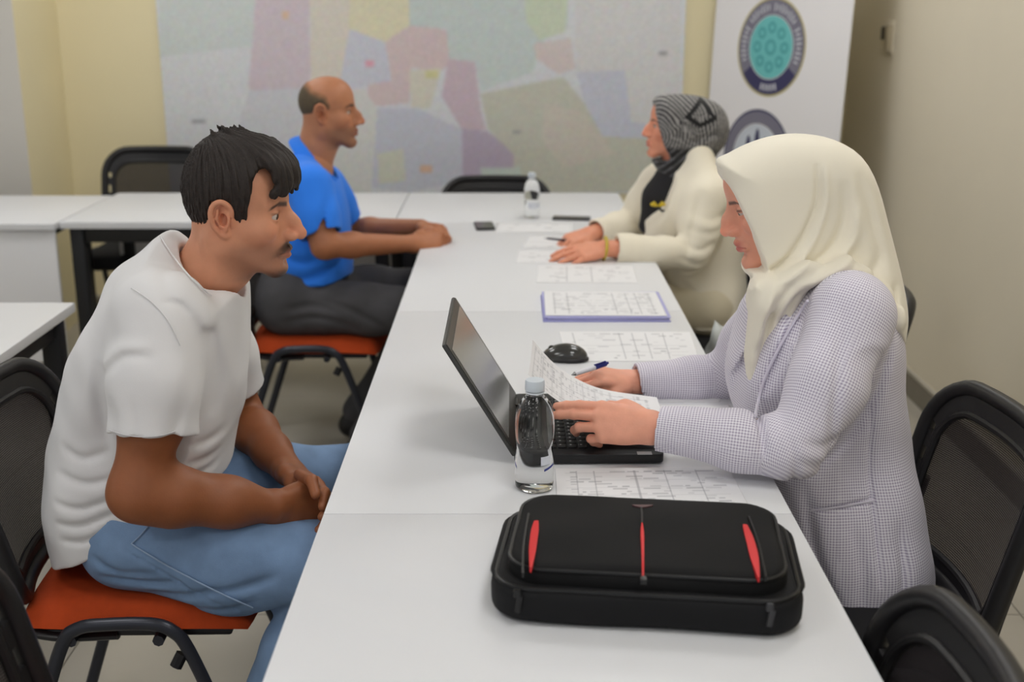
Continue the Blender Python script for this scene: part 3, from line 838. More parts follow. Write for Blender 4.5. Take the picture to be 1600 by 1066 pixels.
def skin_colour(V, F, base, lip, browc=None, stubble=None, st=0.0, moustache=None, hairline=None, female=False):
    """albedo of the face: lips, brows, beard shadow, warmer ears and nose"""
    p = F.inv(V); x, y, z = p[:, 0], p[:, 1], p[:, 2]
    B = np.array(lin(base)); col = np.tile(B, (len(V), 1))
    def mixin(m, c): 
        nonlocal col
        c = np.array(lin(c)); col = col * (1 - m[:, None]) + c * m[:, None]
    red = tuple(np.clip(np.array(base) * np.array([1.04, 0.86, 0.82]), 0, 255))
    inhead = (np.abs(y) < 0.11) & (z > -0.14) & (z < 0.15) & (np.abs(x) < 0.15)
    ih = inhead.astype(float)
    mixin(ih * np.exp(-(((x - 0.115) / 0.02) ** 2 + (y / 0.016) ** 2 + ((z + 0.03) / 0.016) ** 2)) * 0.5, red)
    mixin(ih * np.exp(-(((x - 0.06) / 0.03) ** 2 + ((np.abs(y) - 0.045) / 0.02) ** 2 + ((z + 0.03) / 0.022) ** 2)) * 0.35, red)
    mixin(ih * np.exp(-(((x + 0.006) / 0.022) ** 2 + ((np.abs(y) - 0.082) / 0.012) ** 2 + (z / 0.03) ** 2)) * 0.4, red)
    if st > 0:
        m = ih * sstep(-0.035, -0.06, z) * sstep(-0.02, 0.03, x) * sstep(-0.125, -0.11, z)
        mixin(m * st, stubble)
    lm = np.exp(-(((np.abs(y)) / 0.021) ** 4 + ((z + 0.0665 + 0.0016 * np.cos(y * 120)) / (0.0115 if female else 0.0095)) ** 4)) * sstep(0.076, 0.084, x) * ih
    mixin(np.clip(lm, 0, 1) * 0.85, lip)
    if browc is not None:
        yy = np.abs(y); zc = 0.0215 + 0.12 * (yy - 0.012) - 0.55 * np.maximum(yy - 0.036, 0)
        wdt = np.where(yy < 0.035, 0.0048, 0.0035) * (0.8 if female else 1.0)
        m = np.exp(-((z - zc) / wdt) ** 4) * sstep(0.008, 0.013, yy) * sstep(0.056, 0.048, yy) * sstep(0.03, 0.045, x) * ih
        mixin(m * 0.9, browc)
        lidm = np.exp(-(((yy - 0.0355) / 0.0145) ** 4 + ((z - 0.0078) / 0.0022) ** 4)) * sstep(0.066, 0.074, x) * ih
        mixin(lidm * (0.75 if female else 0.55), (40, 28, 24))
    if moustache is not None:
        m = np.exp(-((y / 0.031) ** 6 + ((z + 0.0535 + 0.62 * np.maximum(np.abs(y) - 0.012, 0)) / 0.0088) ** 4)) * sstep(0.062, 0.07, x) * ih
        mixin(m * 0.92, moustache)
        m = np.exp(-((y / 0.032) ** 4 + ((z + 0.112) / 0.017) ** 4)) * sstep(0.03, 0.055, x) * ih
        mixin(m * 0.93, moustache)
    return col

# ------------------------------------------------------------------ hand
def hand(v, o, fwd, back, side, curl, spread=(0.10, 0.03, -0.04, -0.12), thumb=None, K=1.0, kk=0.006):
    """o wrist; fwd to the knuckles; back = outward normal of the back of the hand; side +1: thumb on fwd x back side... 
    curl: per finger (mcp, pip, dip) in degrees; thumb: list of four points in (forward, thumbward, back) cm"""
    X = unit(fwd); Z = unit(np.array(back) - X * np.dot(back, X)); Yv = np.cross(Z, X) * side
    L = lambda a, b, c: np.array(o) + K * (X * a + Yv * b + Z * c)
    kn = [(0.092, 0.029, 0.002), (0.096, 0.009, 0.005), (0.091, -0.011, 0.003), (0.083, -0.028, -0.002)]
    wr = [(0.0, 0.016, 0.0), (0.0, 0.006, 0.002), (0.0, -0.006, 0.002), (0.0, -0.016, 0.0)]
    for a, b in zip(wr, kn): v.cap(L(*a), L(*b), 0.0150 * K, 0.0118 * K, 0.014 * K)
    v.ell(L(0.05, 0.0, -0.006), (0.044 * K, 0.034 * K, 0.014 * K), np.stack([X, Yv, Z], 1), 0.012 * K)
    ln = [(0.042, 0.026, 0.021), (0.047, 0.029, 0.022), (0.043, 0.027, 0.021), (0.034, 0.020, 0.018)]
    tips = []
    for i in range(4):
        a = spread[i]; p = np.array(kn[i]); ang = 0.0; pts = [L(*p)]
        for j in range(3):
            ang += math.radians(curl[i][j]); d = np.array([math.cos(ang) * math.cos(a), math.sin(a) * math.cos(ang), -math.sin(ang)])
            p = p + d * ln[i][j]; pts.append(L(*p))
        r = 0.0092 if i < 3 else 0.0080
        v.chain(pts, [r * 1.06 * K, r * K, r * 0.92 * K, r * 0.78 * K], kk * K * 0.6, 0.004 * K)
        tips.append((pts[-1], pts[-2], Z))
    th = thumb or [(0.022, 0.024, -0.006), (0.052, 0.046, -0.014), (0.082, 0.052, -0.016), (0.106, 0.050, -0.016)]
    tp = [L(*q) for q in th]
    v.chain(tp, [0.0145 * K, 0.0118 * K, 0.0105 * K, 0.0088 * K], 0.010 * K, 0.006 * K)
    v.ell((tp[0] + tp[1]) / 2, (0.028 * K, 0.016 * K, 0.016 * K), np.stack([unit(tp[1] - tp[0]), unit(np.cross(Z, unit(tp[1] - tp[0]))), np.cross(unit(tp[1] - tp[0]), unit(np.cross(Z, unit(tp[1] - tp[0]))))], 1), 0.010 * K)
    return tips, tp
def person_root(name, loc, label):
    return empty(name, loc, label=label, cat='person')
def part(name, V, F, m, root, cols=None, label=None):
    o = grid_mesh(name, V - np.array(root.location), F, m, root, cols=cols)
    if label: o['label'] = label
    return o
def px(pts, Y): return [(lambda q: (q[0], q[2]))(at(a, b, Y)) for a, b in pts]
def surf_pts(V, pts, off=0.0012, n=5):
    """points of a surface under a line drawn on it, lifted a little towards the viewer"""
    out = []; C = np.array([0, 0, CAM_Z])
    for a, b in spline([np.array(q, float) for q in pts], n):
        d = unit(ray(a, b)); q = V - C; t = q @ d; dist = np.linalg.norm(q - t[:, None] * d, axis=1)
        m = dist < max(0.006, dist.min() * 1.2); out.append(C + d * (t[m].min() - off))
    out = np.array(out)
    for _ in range(2): out[1:-1] = (out[:-2] + 2 * out[1:-1] + out[2:]) / 4
    return out
def seam(name, V, pts, r, m, root, parent=None, off=0.0012):
    bm = bmesh.new(); tube(bm, surf_pts(V, pts, off) - np.array(root.location), r, 6); return from_bm(name, bm, m, parent or root)
def stroke(v, pts, Y, wd, amp, near=None, soft=0.04):
    v.crease([at(a, b, Y) for a, b in spline(pts, 4)], wd, amp, near, soft)
# ------------------------------------------------------------------ man in the white T-shirt
M_skin = mat('skin', (190, 140, 110), 0.48, attr=True, bump=0.12, bscale=260, var=0.05, vscale=40, sss=0.12)
M_tee = mat('white_cotton', (226, 225, 226), 0.85, bump=0.12, bscale=700, sheen=0.1)
M_jeans = mat('blue_denim', (122, 150, 186), 0.85, bump=0.3, bscale=900, var=0.16, vscale=14)
M_hair = mat('dark_hair', (34, 25, 20), 0.58, bump=0.5, bscale=500, var=0.35, vscale=160)
M_shoe = mat('black_shoe', (28, 27, 28), 0.5)
def white_shirt_man():
    Y0 = 2.2
    root = person_root('person', (-0.72, Y0, 0), 'seated man in white T-shirt and blue jeans, dark hair, hands clasped, leaning in')
    F = Frame((-0.504, Y0, 1.166), 0.0, math.radians(2.5), 0.0, 1.03)
    # --- head and neck
    v = Vol((-0.66, 2.05, 0.93), (-0.33, 2.35, 1.345), 0.0016)
    head(v, F, nose=1.45, chin=0.97, jaw=1.0, brow=1.1, occ=0.083, lidopen=1.1)
    nb = np.array([-0.628, Y0, 0.985])
    v.chain([F(-0.018, 0, -0.035), F(-0.028, 0, -0.085), nb], [0.058, 0.057, 0.068], 0.022, 0.03)
    for s in (-1, 1): v.cap(F(-0.03, s * 0.055, -0.04), nb + np.array([0.085, s * 0.02, 0.0]), 0.014, 0.012, 0.02)
    Vh, Fh = v.mesh()
    # --- arms with clasped hands
    sR, eR, wR = at(258, 495, 2.03), at(214, 770, 1.955), at(428, 792, 2.055)
    sL, eL, wL = at(330, 500, 2.38), at(378, 650, 2.44), at(452, 738, 2.235)
    v = Vol((-0.76, 1.86, 0.52), (-0.25, 2.52, 1.06), 0.0026)
    v.chain([sR, (sR + eR) / 2 + np.array([0.008, -0.005, 0]), eR], [0.056, 0.053, 0.044], 0.01, 0.05)
    v.chain([eR, eR + (wR - eR) * 0.25, eR + (wR - eR) * 0.65, wR], [0.044, 0.045, 0.037, 0.029], 0.035, 0.05)
    v.chain([sL, (sL + eL) / 2, eL], [0.056, 0.050, 0.042], 0.01, 0.02)
    v.chain([eL, eL + (wL - eL) * 0.3, eL + (wL - eL) * 0.65, wL], [0.042, 0.046, 0.037, 0.029], 0.02, 0.02)
    # right hand: fingers interlaced, back of the hand to the camera and down
    hR = unit(at(492, 806, 2.10) - wR); hL = unit(at(500, 766, 2.10) - wL)
    c = [(42, 62, 38)] * 4
    hand(v, wR, hR, (-0.05, -1.0, 0.30), 1, [(38, 60, 40), (42, 62, 40), (46, 64, 40), (50, 62, 40)], (0.10, 0.02, -0.06, -0.14),
         thumb=[(0.022, 0.026, -0.004), (0.055, 0.045, -0.006), (0.085, 0.045, -0.018), (0.105, 0.034, -0.026)], K=1.04)
    hand(v, wL, hL, (0.25, 0.35, 0.9), -1, [(52, 70, 44), (54, 72, 44), (56, 72, 44), (58, 66, 44)], (0.10, 0.02, -0.06, -0.14),
         thumb=[(0.028, 0.020, 0.0), (0.062, 0.032, 0.004), (0.092, 0.033, -0.006), (0.114, 0.029, -0.020)], K=1.04)
    # fingers and thumb of the left hand closing over the right one
    for dg, rs in (([(468, 742, 2.12), (487, 751, 2.065), (493, 773, 2.035)], [0.0115, 0.0108, 0.0092]), ([(494, 752, 2.11), (507, 770, 2.055), (504, 792, 2.035)], [0.010, 0.0096, 0.0084]), ([(507, 776, 2.10), (512, 796, 2.05), (503, 808, 2.032)], [0.010, 0.0094, 0.0082]),
                   ([(512, 806, 2.09), (506, 822, 2.05), (498, 828, 2.035)], [0.0094, 0.009, 0.008]), ([(500, 822, 2.08), (490, 833, 2.05), (479, 835, 2.04)], [0.0088, 0.0084, 0.0074])):
        v.chain([at(*q) for q in dg], rs, 0.003, 0.006)
    Va, Fa = v.mesh()
    # --- hidden trunk and feet keep the body one figure
    v = Vol((-1.0, 1.95, 0.45), (-0.45, 2.45, 1.05), 0.008)
    v.chain([(-0.62, Y0, 0.95), (-0.68, Y0, 0.80), (-0.71, Y0, 0.58)], [0.07, 0.08, 0.08], 0.03, 0.04, u=(0, 1, 0), f=1.4)
    v.cap(sR + np.array([0, 0.02, -0.01]), sL + np.array([0, -0.02, -0.01]), 0.05, 0.05, 0.04)
    Vt, Ft = v.mesh()
    V, Fc = join([(Vh, Fh), (Va, Fa), (Vt, Ft)])
    col = skin_colour(V, F, (208, 146, 114), (160, 98, 82), (44, 30, 24), (120, 86, 70), 0.45, moustache=(46, 32, 26))
    arm = (V[:, 2] < 0.93); col[arm] = col[arm] * np.array([0.48, 0.36, 0.24])  # arms: some real tan, plus the table's shade painted into the skin colour
    part('body', V, Fc, M_skin, root, col, 'tanned skin of face, neck, forearms and clasped hands, with shade painted into the arms')
    eyeballs(F, root, look=(-0.05, 0.15))
    # --- hair: cap clipped by the hairline, locks falling over the forehead
    v = Vol((-0.645, 2.07, 1.08), (-0.355, 2.33, 1.36), 0.0016)
    K = F.k
    E = lambda c, r, k=0.012, sub=False: v.ell(F(*c), [q * K for q in r], F.R, k * K, sub)
    E((-0.001, 0, 0.044), (0.0925, 0.0835, 0.101))
    E((0.028, 0, 0.062), (0.068, 0.072, 0.066), 0.03)
    X = v.ax[0][:, None, None]; Yg = v.ax[1][None, :, None]; Z = v.ax[2][None, None, :]
    P = np.stack(np.broadcast_arrays(X - F.o[0], Yg - F.o[1], Z - F.o[2]), -1) @ F.R / K
    x, y, z = P[..., 0], P[..., 1], P[..., 2]
    hl = [(-0.16, 0.2), (0.2, 0.2), (0.2, 0.100), (0.072, 0.096), (0.052, 0.086), (0.044, 0.070), (0.043, 0.048), (0.037, 0.022), (0.032, -0.004), (0.027, -0.028), (0.012, -0.022), (0.009, 0.020), (-0.006, 0.036), (-0.026, 0.030), (-0.034, 0.0), (-0.037, -0.048), (-0.045, -0.066), (-0.16, -0.064)]
    pd = poly_sd(x, z, hl) * K
    v.cut(tuple(slice(None) for _ in range(3)), -pd.astype(np.float32), 0.004)
    # fringe locks
    r2 = random.Random(5)
    for i in range(30):
        yy = -0.058 + 0.118 * i / 29 + r2.uniform(-0.004, 0.004)
        a = (0.030 + r2.uniform(-0.01, 0.012), yy * 0.7, 0.128 - 4 * yy * yy)
        L0 = 0.058 - 0.12 * max(0, yy) + r2.uniform(-0.012, 0.012)
        m = (0.074 - 3 * yy * yy, yy * 0.9, 0.112 - 3 * yy * yy); b = (0.100 - 6 * yy * yy, yy, 0.086)
        c = (0.109 - 8.5 * yy * yy, yy - 0.006, L0)
        v.chain([F(*q) for q in spline([a, m, b, c], 3)], [0.010, 0.010, 0.0095, 0.009, 0.0085, 0.008, 0.007, 0.0055, 0.0038, 0.0022], 0.005, 0.008)
    for i in range(18):                      # long strands swept down past the temple, skin shows behind them
        t = i / 17
        for s in (-1, 1):
            a = (0.040 + 0.02 * t, s * 0.030, 0.122); m = (0.080 + 0.012 * t, s * (0.046 - 0.012 * t), 0.098 - 0.012 * t)
            b = (0.088 + 0.012 * t, s * (0.055 - 0.018 * t), 0.066); c = (0.074 + 0.026 * t, s * (0.0625 - 0.018 * t), 0.044 + 0.006 * t + r2.uniform(-0.006, 0.004))
            v.chain([F(*q) for q in spline([a, m, b, c], 3)], [0.008, 0.008, 0.0075, 0.007, 0.0065, 0.006, 0.0052, 0.0044, 0.0036, 0.0026], 0.004, 0.006)
    for i in range(16):                      # short tufts on the crown
        a = r2.uniform(-0.03, 0.02); yy = r2.uniform(-0.03, 0.03)
        v.cap(F(a, yy, 0.134), F(a - r2.uniform(0.0, 0.02), yy + r2.uniform(-0.01, 0.01), 0.147 + r2.uniform(-0.003, 0.005)), 0.006, 0.0014, 0.006)
    ph = np.arctan2(y, x + 0.05)
    rr = np.sqrt(y * y + (x + 0.05) ** 2 + (z - 0.03) ** 2)
    v.d += (0.0009 * np.sin(46 * ph + 9 * np.sin(22 * z) + 40 * rr) + 0.0008 * np.sin(83 * ph + 30 * z) + 0.0006 * np.sin(141 * ph - 25 * z + 2)).astype(np.float32) * (rr > 0.03)
    Vq, Fq = v.mesh()
    part('hair', Vq, Fq, M_hair, root)
    # --- T-shirt
    h = 0.0034
    v = Vol((-0.99, 1.83, 0.50), (-0.40, 2.53, 1.14), h)
    out = px([(262, 366), (225, 392), (180, 444), (140, 508), (112, 575), (95, 645), (87, 710), (84, 770), (91, 830), (103, 890), (120, 960), (220, 930), (310, 860), (352, 770), (364, 690), (379, 620), (384, 540), (384, 462), (368, 442), (330, 428)], Y0)
    v.sweep(spline_poly(out), Y0, lambda x, z: 0.150 + 0.035 * np.exp(-((z - 0.98) / 0.13) ** 2) + 0.028 * np.exp(-((z - 0.62) / 0.12) ** 2), 0.105, 0.02, 2.3)
    v.chain([(-0.675, Y0 - 0.03, 1.012), sR + np.array([-0.012, 0.012, 0.004])], [0.055, 0.066], 0.05, 0.03)
    v.chain([(-0.675, Y0 + 0.03, 1.012), sL + np.array([-0.012, -0.012, 0.004])], [0.055, 0.066], 0.05, 0.03)
    pa, pb = at(112, 884, 2.05), at(352, 756, 2.05); v.half((-(pa - pb)[2], 0, (pa - pb)[0]), pa, 0.003)
    # sleeves
    hemR = at(222, 676, 1.975); dR = unit(eR - sR)
    vs = Vol((-0.78, 1.84, 0.72), (-0.48, 2.16, 1.12), h)
    hemc = sR + (eR - sR) * 0.66
    v.chain([sR + np.array([-0.006, 0.006, 0.0]), sR + (eR - sR) * 0.35 + np.array([0.004, -0.006, 0]), hemc + np.array([0.012, -0.002, 0])], [0.074, 0.077, 0.076], 0.035, 0.03)
    hemL = sL + (eL - sL) * 0.70
    v.chain([sL + np.array([-0.006, -0.006, 0.0]), sL + (eL - sL) * 0.35, hemL], [0.068, 0.068, 0.066], 0.035, 0.03)
    # hems: the sleeve ends are cut square to the arm where the arm leaves, near the sleeve only
    X = v.ax[0][:, None, None]; Yg = v.ax[1][None, :, None]; Z = v.ax[2][None, None, :]
    def sleeve_cut(hc, dirv, rad, lim):
        q = (X - hc[0]) * dirv[0] + (Yg - hc[1]) * dirv[1] + (Z - hc[2]) * dirv[2]
        dist = np.sqrt(np.maximum((X - hc[0]) ** 2 + (Yg - hc[1]) ** 2 + (Z - hc[2]) ** 2 - q * q, 0))
        slab = np.maximum(-q, dist - rad); slab = np.maximum(slab, lim)
        v.cut(tuple(slice(None) for _ in range(3)), slab.astype(np.float32), 0.002)
    ytor = Yg - (Y0 - 0.150) + 0 * X + 0 * Z
    sleeve_cut(hemc, unit(dR + np.array([0.12, 0, 0.0])), 0.10, Yg - 2.055 + 0 * X + 0 * Z)
    sleeve_cut(hemL, unit(eL - sL), 0.10, 2.345 - Yg + 0 * X + 0 * Z)
    # hollow round the arms and the neck
    for s_, e_, hc in ((sR, eR, hemc), (sL, eL, hemL)):
        v.chain([s_ + (e_ - s_) * 0.52, e_], [0.058, 0.058], 0.002, 0.02, sub=True)
    v.chain([F(-0.018, 0, -0.035), F(-0.028, 0, -0.085), nb + np.array([0.012, 0, -0.006])], [0.066, 0.066, 0.078], 0.004, 0.03, sub=True)
    # folds
    nr = 2.12
    for pts, wd, am in (([(300, 468), (322, 520), (332, 590), (326, 650)], 0.012, 0.010), ([(262, 690), (300, 640), (318, 560)], 0.010, 0.006),
                        ([(170, 690), (160, 640), (158, 570)], 0.012, 0.007), ([(170, 560), (215, 520), (262, 514)], 0.010, -0.004), ([(178, 574), (222, 532), (266, 530)], 0.008, 0.004),
                        ([(100, 700), (130, 716), (170, 704)], 0.009, 0.005), ([(96, 740), (140, 752), (186, 742)], 0.009, 0.005), ([(94, 780), (136, 788), (190, 770)], 0.008, 0.005), ([(98, 812), (140, 812), (196, 790)], 0.008, 0.005), ([(104, 838), (140, 838), (186, 812)], 0.007, 0.004),
                        ([(375, 640), (340, 690), (300, 700)], 0.010, 0.006), ([(368, 676), (336, 720), (296, 730)], 0.009, 0.006), ([(356, 716), (320, 744), (286, 748)], 0.008, 0.005),
                        ([(280, 372), (296, 420), (332, 452)], 0.008, -0.003), ([(240, 380), (272, 440), (296, 470)], 0.010, 0.004), ([(268, 456), (292, 462), (306, 478)], 0.006, 0.004),
                        ([(352, 470), (350, 540), (360, 600)], 0.014, 0.005), ([(204, 600), (210, 640), (204, 680)], 0.012, 0.004), ([(240, 590), (248, 640), (246, 680)], 0.012, 0.004)):
        stroke(v, pts, 2.05, wd, am, nr, 0.05)
    v.ripple([(38, 21, 17, 0.4, 1), (-19, 33, 41, 1.7, 1), (55, -24, 60, 2.1, 0.6)], 0.0011)
    Vs_, Fs_ = v.mesh(); Vs_ = relax(Vs_, Fs_, 1, 0.4)
    shirt = part('tshirt', Vs_, Fs_, M_tee, root, label='white crew-neck cotton T-shirt')
    seam('hem_stitch', Vs_, [(170, 672), (195, 680), (222, 683), (250, 681), (274, 674)], 0.0011, mat('white_thread', (206, 205, 208), 0.8), root, shirt)
    seam('shoulder_seam', Vs_, [(205, 450), (235, 470), (262, 500), (282, 540)], 0.0012, M_tee, root, shirt)
    seam('collar_stitch', Vs_, [(250, 368), (272, 402), (300, 436), (330, 462)], 0.0016, M_tee, root, shirt, 0.0008)
    # ribbed collar round the neck opening
    bm = bmesh.new(); cpts = []
    axis_up = unit(F(-0.028, 0, -0.085) - nb); fwd_ = unit(np.array([1, 0, 0]) - axis_up * axis_up[0]); cc = nb + axis_up * 0.022 + fwd_ * 0.012
    for k in range(40):
        a = 2 * math.pi * k / 40
        cpts.append(cc + fwd_ * 0.090 * math.cos(a) + np.array([0, 1, 0]) * 0.079 * math.sin(a) + axis_up * (-0.030 * math.cos(a) - 0.006 * (1 - math.cos(2 * a))) - np.array(root.location))
    tube(bm, cpts, 0.0095, 8, True, flat=(1.0, 0.55)); from_bm('collar', bm, M_tee, shirt)
    # --- jeans
    v = Vol((-1.0, 1.92, 0.06), (-0.15, 2.64, 0.78), 0.005)
    hR_, kR_, aR_ = np.array([-0.715, 2.105, 0.565]), np.array([-0.315, 2.05, 0.535]), np.array([-0.52, 2.06, 0.11])
    hL_, kL_, aL_ = np.array([-0.715, 2.29, 0.565]), np.array([-0.315, 2.475, 0.535]), np.array([-0.40, 2.46, 0.11])
    v.chain([(-0.715, 2.13, 0.570), (-0.715, 2.27, 0.570)], [0.104, 0.104], 0.03, 0.03)
    v.chain([(-0.715, Y0, 0.59), (-0.695, Y0, 0.67)], [0.095, 0.092], 0.04, 0.03, u=(0, 1, 0), f=1.5)
    for a, b, c in ((hR_, kR_, aR_), (hL_, kL_, aL_)):
        v.chain([a, a + (b - a) * 0.5 + np.array([0, 0, -0.012]), b + np.array([0, 0, -0.012])], [0.096, 0.098, 0.084], 0.03, 0.05)
        v.chain([b, b + (c - b) * 0.4, c], [0.072, 0.068, 0.060], 0.02, 0.03)
    for pts, wd, am in (([(150, 868), (190, 890), (250, 886)], 0.008, 0.005), ([(160, 900), (220, 906), (290, 896)], 0.008, 0.006), ([(230, 928), (290, 920), (350, 900)], 0.008, 0.005), ([(280, 945), (350, 940), (410, 920)], 0.008, 0.004),
                        ([(330, 905), (390, 896), (440, 880)], 0.009, 0.004), ([(400, 960), (430, 950), (460, 930)], 0.008, 0.006), ([(196, 850), (300, 900), (400, 950)], 0.003, 0.003)):
        stroke(v, pts, 2.03, wd, am * 1.8, 2.1)
    v.ripple([(30, 18, 22, 0.3, 1), (-24, 30, 35, 1.2, 0.8)], 0.0012)
    v.half((0, 0, -1), (0, 0, 0.10))
    Vj, Fj = v.mesh(); Vj = relax(Vj, Fj, 1, 0.5)
    jeans = part('jeans', Vj, Fj, M_jeans, root, label='washed light blue denim jeans')
    M_st = mat('denim_thread', (150, 172, 200), 0.8)
    seam('side_seam', Vj, [(205, 850), (250, 878), (300, 905), (350, 930), (395, 950)], 0.0016, M_st, root, jeans)
    seam('pocket_seam', Vj, [(232, 822), (218, 838), (205, 850)], 0.0014, M_st, root, jeans)
    # --- shoes
    for a in (aR_, aL_):
        v = Vol(a + np.array([-0.1, -0.07, -0.115]), a + np.array([0.24, 0.07, 0.06]), 0.005)
        f0 = np.array([a[0], a[1], 0.0])
        v.chain([f0 + (-0.03, 0, 0.045), f0 + (0.08, 0, 0.042), f0 + (0.17, 0, 0.030)], [0.042, 0.043, 0.030], 0.01, 0.03, u=(0, 1, 0), f=1.1)
        v.cap(f0 + (-0.01, 0, 0.06), f0 + (-0.005, 0, 0.11), 0.044, 0.042, 0.02)
        v.half((0, 0, -1), (0, 0, 0.004))
        Vq, Fq = v.mesh(); part('shoe', Vq, Fq, M_shoe, root)
def spline_poly(p, n=4):
    return [tuple(q) for q in spline([np.array(a) for a in p], n, True)]
white_shirt_man()
# ------------------------------------------------------------------ woman in the checked blazer
def check_cloth():
    m = bpy.data.materials.new('houndstooth_wool'); m.use_nodes = True
    nt = m.node_tree; b = nt.nodes['Principled BSDF']; b.inputs['Roughness'].default_value = 0.9; b.inputs['Sheen Weight'].default_value = 0.15
    a = nt.nodes.new('ShaderNodeVertexColor'); a.layer_name = 'Col'          # weave coordinates carried by the cloth
    sp = nt.nodes.new('ShaderNodeSeparateColor'); nt.links.new(a.outputs['Color'], sp.inputs[0])
    def wave(sock):
        mu = nt.nodes.new('ShaderNodeMath'); mu.operation = 'MULTIPLY'; mu.inputs[1].default_value = 2 * math.pi / 0.0050; nt.links.new(sock, mu.inputs[0])
        si = nt.nodes.new('ShaderNodeMath'); si.operation = 'SINE'; nt.links.new(mu.outputs[0], si.inputs[0])
        r = nt.nodes.new('ShaderNodeMapRange'); r.inputs[1].default_value = -0.35; r.inputs[2].default_value = 0.35; nt.links.new(si.outputs[0], r.inputs[0]); return r.outputs[0]
    u, v = wave(sp.outputs[0]), wave(sp.outputs[1])
    ad = nt.nodes.new('ShaderNodeMath'); ad.operation = 'ADD'; nt.links.new(u, ad.inputs[0]); nt.links.new(v, ad.inputs[1])
    cr = nt.nodes.new('ShaderNodeValToRGB'); e = cr.color_ramp.elements
    h = nt.nodes.new('ShaderNodeMath'); h.operation = 'MULTIPLY'; h.inputs[1].default_value = 0.5; nt.links.new(ad.outputs[0], h.inputs[0])
    e[0].position = 0.0; e[0].color = (*lin((240, 237, 243)), 1); e[1].position = 1.0; e[1].color = (*lin((168, 160, 180)), 1)
    x = cr.color_ramp.elements.new(0.5); x.color = (*lin((216, 211, 224)), 1)
    nt.links.new(h.outputs[0], cr.inputs[0]); nt.links.new(cr.outputs[0], b.inputs['Base Color'])
    bp = nt.nodes.new('ShaderNodeBump'); bp.inputs['Strength'].default_value = 0.25; bp.inputs['Distance'].default_value = 0.001
    nt.links.new(h.outputs[0], bp.inputs['Height']); nt.links.new(bp.outputs[0], b.inputs['Normal'])
    return m
M_check = check_cloth()
M_scarf = mat('cream_scarf', (240, 233, 215), 0.8, sheen=0.25, bump=0.06, bscale=500)
M_dark = mat('dark_trousers', (46, 42, 46), 0.85, bump=0.2, bscale=800)
def weave(V, segs):
    """cloth coordinates along and across the nearest limb axis (unwrapped round it)"""
    best = np.full(len(V), 1e9); U = np.zeros(len(V)); W = np.zeros(len(V))
    for a, b, w in segs:
        a = np.array(a); b = np.array(b); d = unit(b - a); t = (V - a) @ d; L = np.linalg.norm(b - a)
        q = V - a - np.clip(t, 0, L)[:, None] * d; dist = np.linalg.norm(q, axis=1) / w
        e1 = unit(np.cross(d, (0.13, 1.0, 0.05))); e2 = np.cross(d, e1)
        ang = np.arctan2(q @ e1, -(q @ e2) * np.sign(e2[1] if abs(e2[1]) > 1e-3 else 1) * -1)
        m = dist < best
        U = np.where(m, t, U); W = np.where(m, ang * w * 1.1, W); best = np.minimum(best, dist)
    return np.stack([U + 1, W + 1, np.zeros(len(V))], 1)
